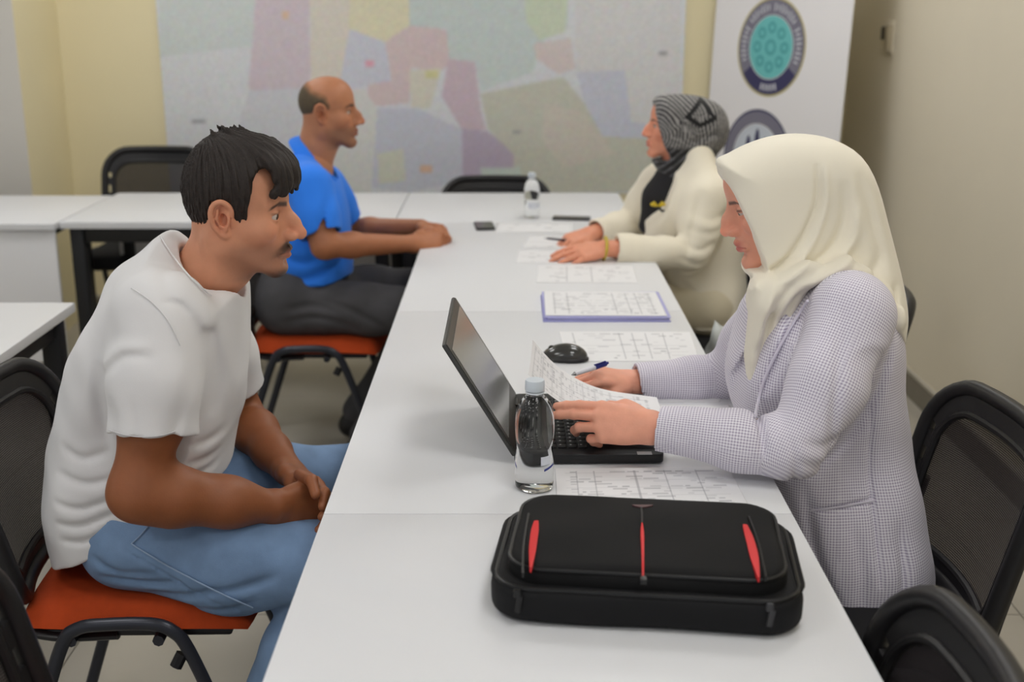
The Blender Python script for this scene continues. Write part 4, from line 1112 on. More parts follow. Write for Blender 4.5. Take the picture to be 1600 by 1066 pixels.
def blazer_woman():
    Y0 = 2.2
    root = person_root('person', (0.60, Y0, 0), 'seated woman in cream headscarf and lilac-grey checked blazer reading a sheet')
    F = Frame((0.482, Y0, 1.190), math.pi, math.radians(17), 0.0, 0.955)
    v = Vol((0.345, 2.09, 0.98), (0.62, 2.31, 1.33), 0.0016)
    head(v, F, nose=1.12, chin=1.06, jaw=0.93, brow=0.75, ears=False, female=True, lidopen=0.6, top=0.072, occ=0.085)
    v.chain([F(-0.018, 0, -0.035), F(-0.028, 0, -0.085), (0.60, Y0, 1.0)], [0.05, 0.05, 0.06], 0.02, 0.03)
    Vh, Fh = v.mesh()
    sN, eN, wN = at(1332, 490, 2.02), at(1240, 700, 1.925), at(1016, 668, 1.985)
    sF, eF, wF = at(1215, 480, 2.38), at(1140, 592, 2.42), at(984, 598, 2.39)
    v = Vol((0.04, 1.92, 0.745), (0.36, 2.47, 0.90), 0.002)
    v.cap(wN + (eN - wN) * 0.4, wN, 0.032, 0.026, 0.02); v.cap(wF + (eF - wF) * 0.6, wF, 0.032, 0.026, 0.02)
    hN = unit(at(895, 655, 2.01) - wN); hF = unit(at(912, 584, 2.34) - wF)
    hand(v, wN, hN, (0.0, -0.80, 0.56), -1, [(4, 12, 8), (10, 16, 12), (24, 44, 24), (44, 56, 28)], (-0.03, 0.02, 0.03, 0.05),
         thumb=[(0.024, 0.024, -0.008), (0.052, 0.040, -0.020), (0.080, 0.040, -0.030), (0.104, 0.030, -0.034)], K=0.95)
    hand(v, wF, hF, (0.05, -0.30, 0.95), 1, [(24, 40, 26), (34, 48, 30), (44, 52, 30), (50, 52, 30)], (0.04, 0.0, -0.04, -0.08),
         thumb=[(0.024, 0.024, -0.006), (0.055, 0.040, -0.014), (0.085, 0.036, -0.020), (0.108, 0.026, -0.022)], K=0.93)
    Va, Fa = v.mesh()
    v = Vol((0.4, 1.95, 0.45), (0.85, 2.45, 1.05), 0.01)
    v.chain([(0.60, Y0, 1.0), (0.62, Y0, 0.80), (0.62, Y0, 0.56)], [0.06, 0.07, 0.08], 0.03, 0.04, u=(0, 1, 0), f=1.35)
    Vt, Ft = v.mesh()
    V, Fc = join([(Vh, Fh), (Va, Fa), (Vt, Ft)])
    col = skin_colour(V, F, (232, 164, 138), (196, 100, 96), (70, 48, 40), female=True)
    part('body', V, Fc, M_skin, root, col, 'fair skin of face and hands')
    eyeballs(F, root, look=(0.0, 0.45))
    # --- headscarf
    v = Vol((0.33, 2.02, 0.84), (0.80, 2.38, 1.335), 0.0026)
    out = px([(1119, 253), (1140, 240), (1172, 225), (1215, 213), (1260, 210), (1304, 218), (1342, 243), (1368, 290), (1385, 350), (1398, 412), (1410, 470), (1408, 505), (1395, 530), (1340, 505), (1285, 452), (1240, 476), (1212, 525), (1196, 570), (1174, 600), (1164, 580), (1168, 530), (1170, 470), (1176, 438), (1150, 408), (1128, 340), (1124, 290)], Y0)
    v.sweep(spline_poly(out, 3), Y0, lambda x, z: 0.082 + 0.050 * sstep(1.12, 0.95, z), 0.075, 0.01, 2.3)
    v.sweep(px([(1170, 440), (1215, 425), (1268, 430), (1240, 470), (1210, 530), (1187, 592), (1168, 604), (1164, 560), (1170, 500)], 2.11), 2.115, 0.034, 0.022, 0.015, 2.4)
    v.chain([at(a_, b_, 2.085) for a_, b_ in spline([(1205, 478), (1232, 448), (1264, 428), (1310, 420), (1352, 434), (1388, 470), (1402, 500)], 3)], [0.016] * 19, 0.022, 0.01)
    cutp = px([(1000, 262), (1121, 267), (1134, 283), (1151, 307), (1168, 341), (1184, 380), (1197, 422), (1178, 430), (1150, 452), (1000, 475)], 2.13)
    X = v.ax[0][:, None, None]; Z = v.ax[2][None, None, :]
    Xg, Zg = np.meshgrid(v.ax[0], v.ax[2], indexing='ij')
    d2 = poly_sd(Xg, Zg, spline_poly2(cutp))
    v.cut(tuple(slice(None) for _ in range(3)), np.broadcast_to(d2[:, None, :], v.d.shape).astype(np.float32), 0.003)
    nr = 2.2
    for pts, wd, am in (([(1278, 262), (1276, 320), (1250, 380), (1210, 425)], 0.006, 0.006), ([(1290, 262), (1288, 330), (1262, 392), (1216, 430)], 0.007, -0.004), ([(1318, 292), (1318, 350), (1290, 400), (1225, 440)], 0.010, 0.006), ([(1340, 330), (1330, 380), (1290, 414), (1240, 436)], 0.010, -0.005),
                        ([(1225, 440), (1205, 470), (1190, 520), (1178, 580)], 0.008, 0.006), ([(1250, 440), (1222, 480), (1204, 530)], 0.008, 0.005), ([(1200, 440), (1186, 480), (1180, 530)], 0.008, -0.005), ([(1376, 400), (1350, 440), (1300, 452)], 0.012, 0.005), ([(1398, 450), (1382, 490), (1372, 530)], 0.010, 0.006), ([(1345, 280), (1366, 350), (1380, 420)], 0.010, 0.004), ([(1240, 400), (1216, 416), (1204, 424)], 0.006, 0.005)):
        stroke(v, pts, 2.12, wd, am * 1.7, nr, 0.06)
    v.ripple([(21, 15, 18, 0.4, 1), (-15, 22, 27, 1.7, 1)], 0.0012)
    Vq, Fq = v.mesh(); Vq = relax(Vq, Fq, 1, 0.4)
    part('headscarf', Vq, Fq, M_scarf, root, label='plain cream headscarf draped to the shoulders')
    # --- blazer
    v = Vol((0.20, 1.82, 0.42), (0.86, 2.52, 1.13), 0.0036)
    out = px([(1296, 428), (1345, 440), (1385, 470), (1402, 530), (1408, 610), (1420, 700), (1434, 800), (1442, 880), (1436, 960), (1380, 1000), (1262, 985), (1215, 880), (1192, 780), (1168, 690), (1144, 630), (1136, 575), (1150, 520), (1176, 470), (1240, 440)], Y0)
    v.sweep(spline_poly(out), Y0, lambda x, z: 0.140 + 0.03 * np.exp(-((z - 0.98) / 0.13) ** 2) + 0.060 * sstep(0.78, 0.52, z), 0.10, 0.02, 2.2)
    v.chain([(0.60, Y0 - 0.03, 1.03), sN + np.array([0.006, 0.014, 0.0])], [0.05, 0.062], 0.05, 0.03)
    v.chain([(0.60, Y0 + 0.03, 1.03), sF + np.array([0.006, -0.014, 0.0])], [0.05, 0.062], 0.05, 0.03)
    cN = wN + (eN - wN) * 0.05; cF = wF + (eF - wF) * 0.06
    v.chain([sN, (sN + eN) / 2 + np.array([0.006, -0.008, 0]), eN], [0.068, 0.066, 0.054], 0.03, 0.025)
    v.chain([eN + np.array([0.0, 0.0, 0.0]), eN + (cN - eN) * 0.4, cN], [0.054, 0.050, 0.040], 0.02, 0.02)
    v.chain([sF, (sF + eF) / 2, eF], [0.066, 0.062, 0.052], 0.03, 0.025)
    v.chain([eF, eF + (cF - eF) * 0.4, cF], [0.052, 0.047, 0.039], 0.02, 0.02)
    for w_, e_ in ((cN, eN), (cF, eF)):
        d = unit(w_ - e_); X = v.ax[0][:, None, None]; Yg = v.ax[1][None, :, None]; Z = v.ax[2][None, None, :]
        q = (X - w_[0]) * d[0] + (Yg - w_[1]) * d[1] + (Z - w_[2]) * d[2]
        dist = np.sqrt((X - w_[0]) ** 2 + (Yg - w_[1]) ** 2 + (Z - w_[2]) ** 2)
        v.cut(tuple(slice(None) for _ in range(3)), np.maximum(-q, dist - 0.09).astype(np.float32), 0.002)
        v.chain([w_ + (e_ - w_) * 0.16, w_ - (e_ - w_) * 0.1], [0.034, 0.035], 0.002, 0.01, sub=True)
    v.half((0, 0, -1), (0, 0, 0.452), 0.003)
    nr = 2.1
    for pts, wd, am in (([(1300, 470), (1276, 560), (1266, 640), (1262, 700)], 0.009, 0.007), ([(1395, 540), (1370, 620), (1330, 690), (1268, 742)], 0.010, 0.008), ([(1232, 484), (1198, 548), (1170, 616), (1166, 660)], 0.007, 0.016), ([(1262, 474), (1222, 556), (1196, 622)], 0.0061, 0.007),
                        ([(1225, 640), (1260, 650), (1300, 636)], 0.010, 0.006), ([(1218, 668), (1262, 682), (1306, 664)], 0.009, 0.006), ([(1212, 700), (1256, 712), (1300, 690)], 0.008, 0.005), ([(1204, 640), (1212, 690), (1206, 740)], 0.007, 0.006), ([(1330, 560), (1360, 576), (1392, 570)], 0.010, 0.004), ([(1300, 520), (1340, 512), (1380, 530)], 0.012, -0.004),
                        ([(1268, 796), (1316, 790), (1366, 780)], 0.004, 0.005), ([(1366, 640), (1362, 760), (1366, 900)], 0.005, 0.005), ([(1262, 770), (1272, 860), (1300, 940)], 0.010, 0.006), ([(1400, 820), (1404, 880), (1400, 930)], 0.010, 0.006), ([(1330, 820), (1340, 880), (1336, 930)], 0.012, 0.004)):
        stroke(v, pts, 2.04, wd, am, 2.17 if am >= 0.010 or wd == 0.0061 else nr, 0.05)
    v.ripple([(34, 21, 17, 0.4, 1), (-19, 33, 37, 1.7, 1)], 0.0011)
    Vb, Fb = v.mesh(); Vb = relax(Vb, Fb, 1, 0.4)
    wv = weave(Vb, [((0.60, Y0, 1.05), (0.62, Y0, 0.45), 0.16), (sN, eN, 0.065), (eN, cN, 0.048), (sF, eF, 0.065), (eF, cF, 0.048)])
    bl = part('blazer', Vb, Fb, M_check, root, wv, 'lilac-grey small-checked blazer with lapels')
    seam('lapel_edge', Vb, [(1262, 470), (1236, 510), (1208, 562), (1190, 606), (1180, 650)], 0.0028, M_check, root, bl, 0.0005)
    seam('pocket_edge', Vb, [(1268, 798), (1316, 792), (1366, 782)], 0.0022, M_check, root, bl, 0.0005)
    bm = bmesh.new(); c = at(1186, 662, 2.075) - np.array(root.location)
    t = bmesh.new(); lathe(t, [(0.0085, 0), (0.0095, 0.002), (0.0085, 0.004), (0.004, 0.003)], (0, 0, 0), 16)
    bmesh.ops.transform(t, matrix=Matrix.Translation(Vector(c)) @ Matrix.Rotation(math.radians(60), 4, 'X') @ Matrix.Rotation(math.radians(-35), 4, 'Y'), verts=list(t.verts)); merge(bm, t)
    from_bm('button', bm, mat('brass_button', (150, 116, 70), 0.35, metal=0.6), bl)
    # --- white top under the lapels
    v = Vol((0.34, 2.05, 0.72), (0.62, 2.35, 1.08), 0.005)
    v.chain([(0.55, Y0, 1.03), (0.512, Y0, 0.88), (0.53, Y0, 0.76)], [0.055, 0.06, 0.06], 0.02, 0.03, u=(0, 1, 0), f=1.3)
    Vq, Fq = v.mesh(); part('blouse', Vq, Fq, mat('white_blouse', (226, 226, 226), 0.8), root)
    # --- trousers and shoes (under the table)
    v = Vol((0.0, 1.95, 0.05), (0.82, 2.45, 0.66), 0.007)
    v.chain([(0.635, 2.13, 0.555), (0.635, 2.27, 0.555)], [0.085, 0.085], 0.03, 0.03)
    for y in (2.12, 2.28):
        v.chain([(0.62, y, 0.55), (0.37, y, 0.555), (0.16, y, 0.53)], [0.08, 0.074, 0.065], 0.03, 0.03)
        v.chain([(0.16, y, 0.53), (0.19, y, 0.3), (0.22, y, 0.10)], [0.065, 0.06, 0.055], 0.02, 0.03)
    Vq, Fq = v.mesh(); part('trousers', Vq, Fq, M_dark, root)
    for y in (2.10, 2.30):
        v = Vol((-0.02, y - 0.07, 0.0), (0.33, y + 0.07, 0.16), 0.006)
        v.chain([(0.24, y, 0.045), (0.13, y, 0.04), (0.05, y, 0.03)], [0.04, 0.04, 0.028], 0.01, 0.03); v.cap((0.22, y, 0.06), (0.22, y, 0.12), 0.042, 0.042, 0.02)
        v.half((0, 0, -1), (0, 0, 0.005))
        Vq, Fq = v.mesh(); part('shoe', Vq, Fq, M_shoe, root)
def spline_poly2(p, n=3):
    return [tuple(q) for q in spline([np.array(a) for a in p], n, False)]
blazer_woman()
# ------------------------------------------------------------------ man in the blue polo
M_polo = mat('blue_polo', (44, 132, 250), 0.85, bump=0.12, bscale=600, sheen=0.1)
M_grey = mat('charcoal_trousers', (78, 77, 80), 0.85, bump=0.25, bscale=500, var=0.12, vscale=18)
M_cream = mat('cream_suit', (238, 230, 210), 0.85, sheen=0.15, bump=0.08, bscale=500)
def blue_man():
    Y0 = 4.0
    root = person_root('person', (-0.72, Y0, 0), 'seated balding man in bright blue polo and charcoal trousers, forearms on the table')
    nt = at(571, 190, Y0); K = 1.0
    F0 = Frame((0, 0, 0), 0, math.radians(-2), 0, K); F = Frame(nt - F0(0.124, 0, -0.033), 0, math.radians(-2), 0, K)
    v = Vol(F.o + (-0.14, -0.12, -0.30), F.o + (0.145, 0.12, 0.15), 0.0026)
    head(v, F, nose=1.3, brow=1.1, occ=0.084, top=0.076)
    nb = at(487, 262, Y0)
    v.chain([F(-0.018, 0, -0.035), F(-0.028, 0, -0.085), nb], [0.058, 0.057, 0.066], 0.022, 0.03)
    Vh, Fh = v.mesh()
    sN, eN, wN = at(482, 296, 3.82), at(507, 384, 3.76), at(644, 381, 3.93)
    sF, eF, wF = at(505, 292, 4.18), at(545, 360, 4.24), at(658, 355, 4.10)
    v = Vol((-0.75, 3.66, 0.70), (-0.14, 4.33, 1.12), 0.0042)
    for s_, e_, w_ in ((sN, eN, wN), (sF, eF, wF)):
        v.chain([s_, (s_ + e_) / 2, e_], [0.055, 0.050, 0.042], 0.01, 0.02)
        v.chain([e_, e_ + (w_ - e_) * 0.3, w_], [0.040, 0.040, 0.027], 0.02, 0.02)
    hand(v, wN, at(706, 374, 4.0) - wN, (-0.1, -0.75, 0.65), 1, [(35, 55, 35), (38, 58, 35), (42, 60, 35), (46, 58, 35)], K=1.02)
    hand(v, wF, at(714, 362, 4.0) - wF, (0.1, 0.45, 0.9), -1, [(35, 55, 35), (38, 58, 35), (42, 60, 35), (46, 58, 35)], K=1.02)
    Va, Fa = v.mesh()
    v = Vol((-0.95, 3.72, 0.5), (-0.5, 4.28, 1.12), 0.012)
    v.chain([nb, (-0.70, Y0, 0.85), (-0.73, Y0, 0.60)], [0.07, 0.08, 0.09], 0.03, 0.04, u=(0, 1, 0), f=1.4)
    v.cap(sN, sF, 0.045, 0.045, 0.04)
    Vt, Ft = v.mesh()
    V, Fc = join([(Vh, Fh), (Va, Fa), (Vt, Ft)])
    col = skin_colour(V, F, (186, 126, 92), (150, 90, 76), (60, 44, 34), (112, 84, 68), 0.55)
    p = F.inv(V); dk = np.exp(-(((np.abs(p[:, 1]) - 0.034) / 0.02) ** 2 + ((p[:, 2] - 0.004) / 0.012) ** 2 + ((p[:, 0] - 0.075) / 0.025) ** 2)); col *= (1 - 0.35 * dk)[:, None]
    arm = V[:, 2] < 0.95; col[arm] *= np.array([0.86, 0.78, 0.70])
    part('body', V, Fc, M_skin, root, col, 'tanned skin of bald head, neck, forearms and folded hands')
    eyeballs(F, root)
    # close-cropped hair round the back and sides
    v = Vol(F.o + (-0.14, -0.11, -0.08), F.o + (0.08, 0.11, 0.15), 0.0026)
    v.ell(F(-0.002, 0, 0.038), [0.0872 * K, 0.0772 * K, 0.0792 * K], F.R, 0.01)
    X = v.ax[0][:, None, None]; Yg = v.ax[1][None, :, None]; Z = v.ax[2][None, None, :]
    P = np.stack(np.broadcast_arrays(X - F.o[0], Yg - F.o[1], Z - F.o[2]), -1) @ F.R / K
    hl = [(-0.2, 0.108), (-0.05, 0.104), (-0.03, 0.080), (-0.005, 0.070), (0.020, 0.060), (0.030, 0.030), (0.026, -0.010), (0.012, -0.014), (0.008, 0.022), (-0.008, 0.038), (-0.026, 0.030), (-0.034, 0.0), (-0.038, -0.04), (-0.2, -0.045)]
    v.cut(tuple(slice(None) for _ in range(3)), -(poly_sd(P[..., 0], P[..., 2], hl) * K).astype(np.float32), 0.006)
    Vq, Fq = v.mesh(); q = F.inv(Vq); fade = sstep(0.0, 0.026, -poly_sd(q[:, 0], q[:, 2], [(-0.2, 0.108), (-0.05, 0.104), (-0.03, 0.080), (-0.005, 0.070), (0.020, 0.060), (0.032, 0.030), (0.032, -0.2), (-0.2, -0.2)]))[:, None]
    hc = np.array(lin((92, 80, 62))) * fade + np.array(lin((172, 120, 88))) * (1 - fade)
    part('hair', Vq, Fq, mat('cropped_grey_hair', (112, 92, 70), 0.75, attr=True, bump=0.5, bscale=700, var=0.12, vscale=90), root, hc, label='close-cropped greying hair round the back')
    # polo shirt
    v = Vol((-0.98, 3.62, 0.54), (-0.42, 4.38, 1.20), 0.005)
    out = px([(464, 244), (446, 280), (433, 332), (424, 390), (419, 440), (420, 500), (470, 530), (540, 500), (549, 430), (549, 372), (545, 332), (536, 298), (522, 274), (495, 256)], Y0)
    v.sweep(spline_poly(out), Y0, lambda x, z: 0.155 + 0.03 * np.exp(-((z - 1.03) / 0.13) ** 2), 0.11, 0.02, 2.3)
    pa, pb = at(418, 458, 3.85), at(548, 442, 3.85); v.half((-(pa - pb)[2], 0, (pa - pb)[0]), pa, 0.003)
    sl_all = tuple(slice(None) for _ in range(3))
    X = v.ax[0][:, None, None]; Yg = v.ax[1][None, :, None]; Z = v.ax[2][None, None, :]
    for s_, e_, lim in ((sN, eN, Yg - 3.86), (sF, eF, 4.14 - Yg)):
        hc = s_ + (e_ - s_) * 0.80
        v.chain([s_ + (0, 0, 0.004), s_ + (e_ - s_) * 0.4, hc], [0.068, 0.071, 0.068], 0.035, 0.03)
        v.cap((s_[0] - 0.03, Y0 + (s_[1] - Y0) * 0.25, s_[2] + 0.045), s_, 0.05, 0.064, 0.05)
        d = unit(e_ - s_); q = (X - hc[0]) * d[0] + (Yg - hc[1]) * d[1] + (Z - hc[2]) * d[2]
        dist = np.sqrt(np.maximum((X - hc[0]) ** 2 + (Yg - hc[1]) ** 2 + (Z - hc[2]) ** 2 - q * q, 0))
        v.cut(sl_all, np.maximum(np.maximum(-q, dist - 0.080), lim + 0 * X + 0 * Z).astype(np.float32), 0.002)
        v.chain([s_ + (e_ - s_) * 0.6, e_], [0.056, 0.057], 0.002, 0.02, sub=True)
    v.chain([F(-0.018, 0, -0.035), F(-0.028, 0, -0.085), nb + (0.008, 0, -0.004)], [0.066, 0.065, 0.073], 0.004, 0.03, sub=True)
    for pts, wd, am in (([(520, 300), (512, 350), (516, 400)], 0.014, 0.008), ([(440, 400), (470, 410), (500, 404)], 0.014, 0.007), ([(432, 430), (470, 436), (520, 424)], 0.012, 0.007), ([(540, 400), (520, 420), (490, 428)], 0.012, 0.006), ([(455, 300), (462, 340), (458, 370)], 0.014, 0.006)):
        stroke(v, pts, 3.85, wd, am, 3.95, 0.06)
    v.ripple([(30, 21, 17, 0.4, 1), (-19, 27, 33, 1.7, 1)], 0.0014)
    Vq, Fq = v.mesh(); Vq = relax(Vq, Fq, 1, 0.4); shirt = part('polo_shirt', Vq, Fq, M_polo, root, label='bright blue short-sleeved polo shirt')
    # turned-down collar
    up_ = unit(F(-0.028, 0, -0.085) - nb); fw = unit(np.array([1, 0, 0]) - up_ * up_[0]); cc = nb + up_ * 0.020 + fw * 0.006
    pts = []
    for k in range(31):
        a = math.radians(20 + 320 * k / 30)
        pts.append(cc + fw * 0.084 * math.cos(a) + np.array([0, 1, 0]) * 0.078 * math.sin(a) + up_ * (-0.050 * math.cos(a) + 0.004) - np.array(root.location))
    bm = bmesh.new(); tube(bm, pts, 0.022, 8, False, flat=(1.0, 0.28), up=tuple(up_)); from_bm('collar', bm, M_polo, shirt)
    # trousers
    v = Vol((-0.95, 3.74, 0.05), (-0.05, 4.38, 0.80), 0.007)
    v.chain([(-0.74, 3.92, 0.575), (-0.74, 4.08, 0.575)], [0.112, 0.112], 0.03, 0.03)
    v.chain([(-0.74, Y0, 0.60), (-0.72, Y0, 0.70)], [0.10, 0.10], 0.04, 0.03, u=(0, 1, 0), f=1.45)
    legs = (((-0.74, 3.91, 0.56), (-0.22, 3.88, 0.545), (-0.50, 3.92, 0.10)), ((-0.74, 4.09, 0.56), (-0.22, 4.22, 0.545), (-0.56, 4.18, 0.10)))
    for a, b, c in legs:
        a, b, c = map(np.array, (a, b, c))
        v.chain([a, (a + b) / 2, b], [0.098, 0.086, 0.068], 0.03, 0.03); v.chain([b, b + (c - b) * 0.4, c], [0.068, 0.064, 0.056], 0.02, 0.03)
    for pts, wd, am in (([(450, 480), (490, 474), (530, 484)], 0.012, 0.008), ([(450, 500), (500, 492), (560, 510)], 0.012, 0.008), ([(500, 466), (550, 480), (600, 506)], 0.012, 0.007)):
        stroke(v, pts, 3.85, wd, am, 3.95)
    v.ripple([(30, 18, 22, 0.3, 1), (-24, 30, 35, 1.2, 0.8)], 0.0016)
    Vq, Fq = v.mesh(); part('trousers', Vq, Fq, M_grey, root)
    for a, b, c in legs:
        c = np.array(c); f0 = np.array([c[0], c[1], 0.0])
        v = Vol(f0 + (-0.1, -0.07, 0), f0 + (0.25, 0.07, 0.17), 0.006)
        v.chain([f0 + (-0.03, 0, 0.045), f0 + (0.08, 0, 0.042), f0 + (0.18, 0, 0.030)], [0.042, 0.043, 0.030], 0.01, 0.03, u=(0, 1, 0), f=1.1)
        v.cap(f0 + (-0.01, 0, 0.06), f0 + (0, 0, 0.11), 0.044, 0.042, 0.02); v.half((0, 0, -1), (0, 0, 0.004))
        Vq, Fq = v.mesh(); part('shoe', Vq, Fq, M_shoe, root)
blue_man()

# ------------------------------------------------------------------ woman in the cream jacket
def cream_woman():
    Y0 = 4.0
    root = person_root('person', (0.66, Y0, 0), 'seated woman in cream jacket and black-and-white striped headscarf, hands on papers')
    nt = at(1002, 209, Y0); K = 0.88; pit = math.radians(-4)
    F0 = Frame((0, 0, 0), math.pi, pit, 0, K); F = Frame(nt - F0(0.120, 0, -0.032), math.pi, pit, 0, K)
    v = Vol(F.o + (-0.14, -0.11, -0.25), F.o + (0.13, 0.11, 0.14), 0.0026)
    head(v, F, nose=1.1, brow=0.75, jaw=0.95, ears=False, female=True, lidopen=0.9, top=0.074)
    v.chain([F(-0.018, 0, -0.035), F(-0.028, 0, -0.085), F(-0.05, 0, -0.22)], [0.05, 0.05, 0.06], 0.02, 0.03)
    Vh, Fh = v.mesh()
    sN, eN, wN = at(1106, 312, 3.83), at(1084, 398, 3.77), at(948, 388, 3.74)
    sF, eF, wF = at(1030, 288, 4.17), at(988, 350, 4.20), at(922, 366, 4.03)
    v = Vol((0.05, 3.58, 0.745), (0.42, 4.18, 0.88), 0.0034)
    for e_, w_ in ((eN, wN), (eF, wF)): v.cap(w_ + (e_ - w_) * 0.4, w_, 0.033, 0.026, 0.02)
    hand(v, wN, at(872, 402, 3.70) - wN, (0.0, -0.45, 0.9), -1, [(8, 12, 8)] * 3 + [(12, 14, 8)], K=0.95)
    hand(v, wF, at(868, 382, 3.95) - wF, (0.0, -0.35, 0.95), 1, [(22, 34, 20), (26, 40, 22), (34, 44, 24), (40, 44, 24)], K=0.95)
    Va, Fa = v.mesh()
    v = Vol((0.45, 3.75, 0.5), (0.85, 4.25, 1.12), 0.012)
    v.chain([(0.60, Y0, 1.05), (0.64, Y0, 0.80), (0.66, Y0, 0.60)], [0.06, 0.07, 0.08], 0.03, 0.04, u=(0, 1, 0), f=1.35)
    Vt, Ft = v.mesh()
    V, Fc = join([(Vh, Fh), (Va, Fa), (Vt, Ft)])
    col = skin_colour(V, F, (226, 154, 124), (186, 92, 86), (70, 48, 40), female=True)
    part('body', V, Fc, M_skin, root, col, 'fair skin of face and hands')
    eyeballs(F, root)
    # striped headscarf
    v = Vol((0.40, 3.82, 0.90), (0.80, 4.18, 1.40), 0.0034)
    out = px([(1020, 158), (1030, 150), (1062, 147), (1100, 152), (1128, 168), (1139, 195), (1134, 222), (1118, 244), (1108, 270), (1070, 300), (1040, 296), (1028, 268), (1018, 250), (1010, 215), (1014, 180)], Y0)
    v.sweep(spline_poly(out), Y0, 0.088, 0.085, 0.01, 2.2)
    cutp = px([(940, 164), (1019, 162), (1026, 178), (1031, 202), (1038, 226), (1046, 246), (1036, 254), (940, 254)], 3.93)
    Xg, Zg = np.meshgrid(v.ax[0], v.ax[2], indexing='ij'); d2 = poly_sd(Xg, Zg, spline_poly2(cutp))
    v.cut(tuple(slice(None) for _ in range(3)), np.broadcast_to(d2[:, None, :], v.d.shape).astype(np.float32), 0.003)
    for pts, wd, am in (([(1046, 246), (1076, 240), (1112, 228)], 0.012, 0.008), ([(1050, 262), (1080, 256), (1110, 246)], 0.012, 0.008), ([(1070, 226), (1100, 216), (1130, 208)], 0.012, 0.005)):
        stroke(v, pts, 3.92, wd, am, 4.0, 0.08)
    Vq, Fq = v.mesh(); Vq = relax(Vq, Fq, 1, 0.4)
    p = F.inv(Vq); x, y, z = p[:, 0], p[:, 1], p[:, 2]
    # printed pattern: wavy white stripes on black running round the head, dark at the neck, one black outlined triangle
    ph = np.arctan2(z - 0.02, x + 0.02); rad = np.hypot(x - 0.075, (z + 0.03) * 0.9)
    wv = np.sin(2 * math.pi * (rad / 0.0125 + 0.30 * np.sin(4.0 * ph + 14 * y) + 0.25 * np.sin(60 * x + 9 * z)))
    c = np.where(wv[:, None] > 0.05, np.array(lin((150, 148, 146))), np.array(lin((44, 43, 46))))
    neck = sstep(-0.055, -0.075, z); band = np.abs(np.sin(95 * (x + z))) < 0.4
    c = c * (1 - neck[:, None]) + np.where(band[:, None], np.array(lin((92, 92, 96))), np.array(lin((26, 26, 28)))) * neck[:, None]
    tri = [(-0.062, 0.115), (-0.026, 0.060), (-0.098, 0.060)]
    td = poly_sd(x, z, [(F.inv(at(a, b, 3.92)[None])[0][0], F.inv(at(a, b, 3.92)[None])[0][2]) for a, b in ((1098, 154), (1070, 184), (1094, 198), (1120, 186))])
    c = np.where((np.abs(td + 0.005) < 0.008)[:, None], np.array(lin((16, 16, 18))), c)
    part('headscarf', Vq, Fq, mat('striped_scarf', (120, 120, 120), 0.8, attr=True, sheen=0.15), root, c, 'black and white wavy-striped headscarf')
    # black top in the neckline
    v = Vol((0.38, 3.85, 0.78), (0.72, 4.15, 1.16), 0.005)
    v.chain([at(1052, 278, Y0), at(1030, 310, Y0), at(1012, 352, Y0)], [0.06, 0.052, 0.03], 0.02, 0.03, u=(0, 1, 0), f=1.25)
    Vq, Fq = v.mesh(); part('top', Vq, Fq, mat('black_top', (28, 27, 30), 0.8), root, label='black top in the jacket neckline')
    # jacket
    v = Vol((0.26, 3.62, 0.46), (0.86, 4.36, 1.20), 0.005)
    out = px([(1100, 256), (1132, 276), (1150, 322), (1160, 390), (1165, 450), (1164, 505), (1130, 560), (1066, 540), (1046, 470), (1024, 420), (1008, 372), (1006, 330), (1020, 290), (1046, 262)], Y0)
    v.sweep(spline_poly(out), Y0, lambda x, z: 0.150 + 0.03 * np.exp(-((z - 1.0) / 0.13) ** 2) + 0.03 * sstep(0.75, 0.5, z), 0.10, 0.02, 2.2)
    for s_, e_, w_ in ((sN, eN, wN), (sF, eF, wF)):
        v.chain([(0.60, Y0 + (s_[1] - Y0) * 0.2, 1.07), s_ + np.array([0.006, 0, 0])], [0.045, 0.062], 0.05, 0.03)
        cu = w_ + (e_ - w_) * 0.10
        v.chain([s_, (s_ + e_) / 2, e_], [0.068, 0.066, 0.056], 0.03, 0.025); v.chain([e_, e_ + (cu - e_) * 0.4, cu], [0.056, 0.052, 0.044], 0.02, 0.02)
        v.cap(cu + (e_ - w_) * 0.16, cu + (e_ - w_) * 0.02, 0.050, 0.049, 0.004)
        d = unit(cu - e_); X = v.ax[0][:, None, None]; Yg = v.ax[1][None, :, None]; Z = v.ax[2][None, None, :]
        q = (X - cu[0]) * d[0] + (Yg - cu[1]) * d[1] + (Z - cu[2]) * d[2]; dist = np.sqrt((X - cu[0]) ** 2 + (Yg - cu[1]) ** 2 + (Z - cu[2]) ** 2)
        v.cut(tuple(slice(None) for _ in range(3)), np.maximum(-q, dist - 0.09).astype(np.float32), 0.002)
        v.chain([cu + (e_ - w_) * 0.12, w_], [0.036, 0.037], 0.002, 0.01, sub=True)
    # open V of the neckline
    cutp = px([(1060, 250), (1050, 284), (1034, 320), (1008, 350), (1010, 326), (1024, 286), (1030, 258)], 3.93)
    Xg, Zg = np.meshgrid(v.ax[0], v.ax[2], indexing='ij'); d2 = poly_sd(Xg, Zg, cutp)
    Yd = np.abs(v.ax[1] - Y0 + 0.06) - 0.10
    v.cut(tuple(slice(None) for _ in range(3)), np.maximum(d2[:, None, :], Yd[None, :, None]).astype(np.float32), 0.004)
    v.half((0, 0, -1), (0, 0, 0.49), 0.003)
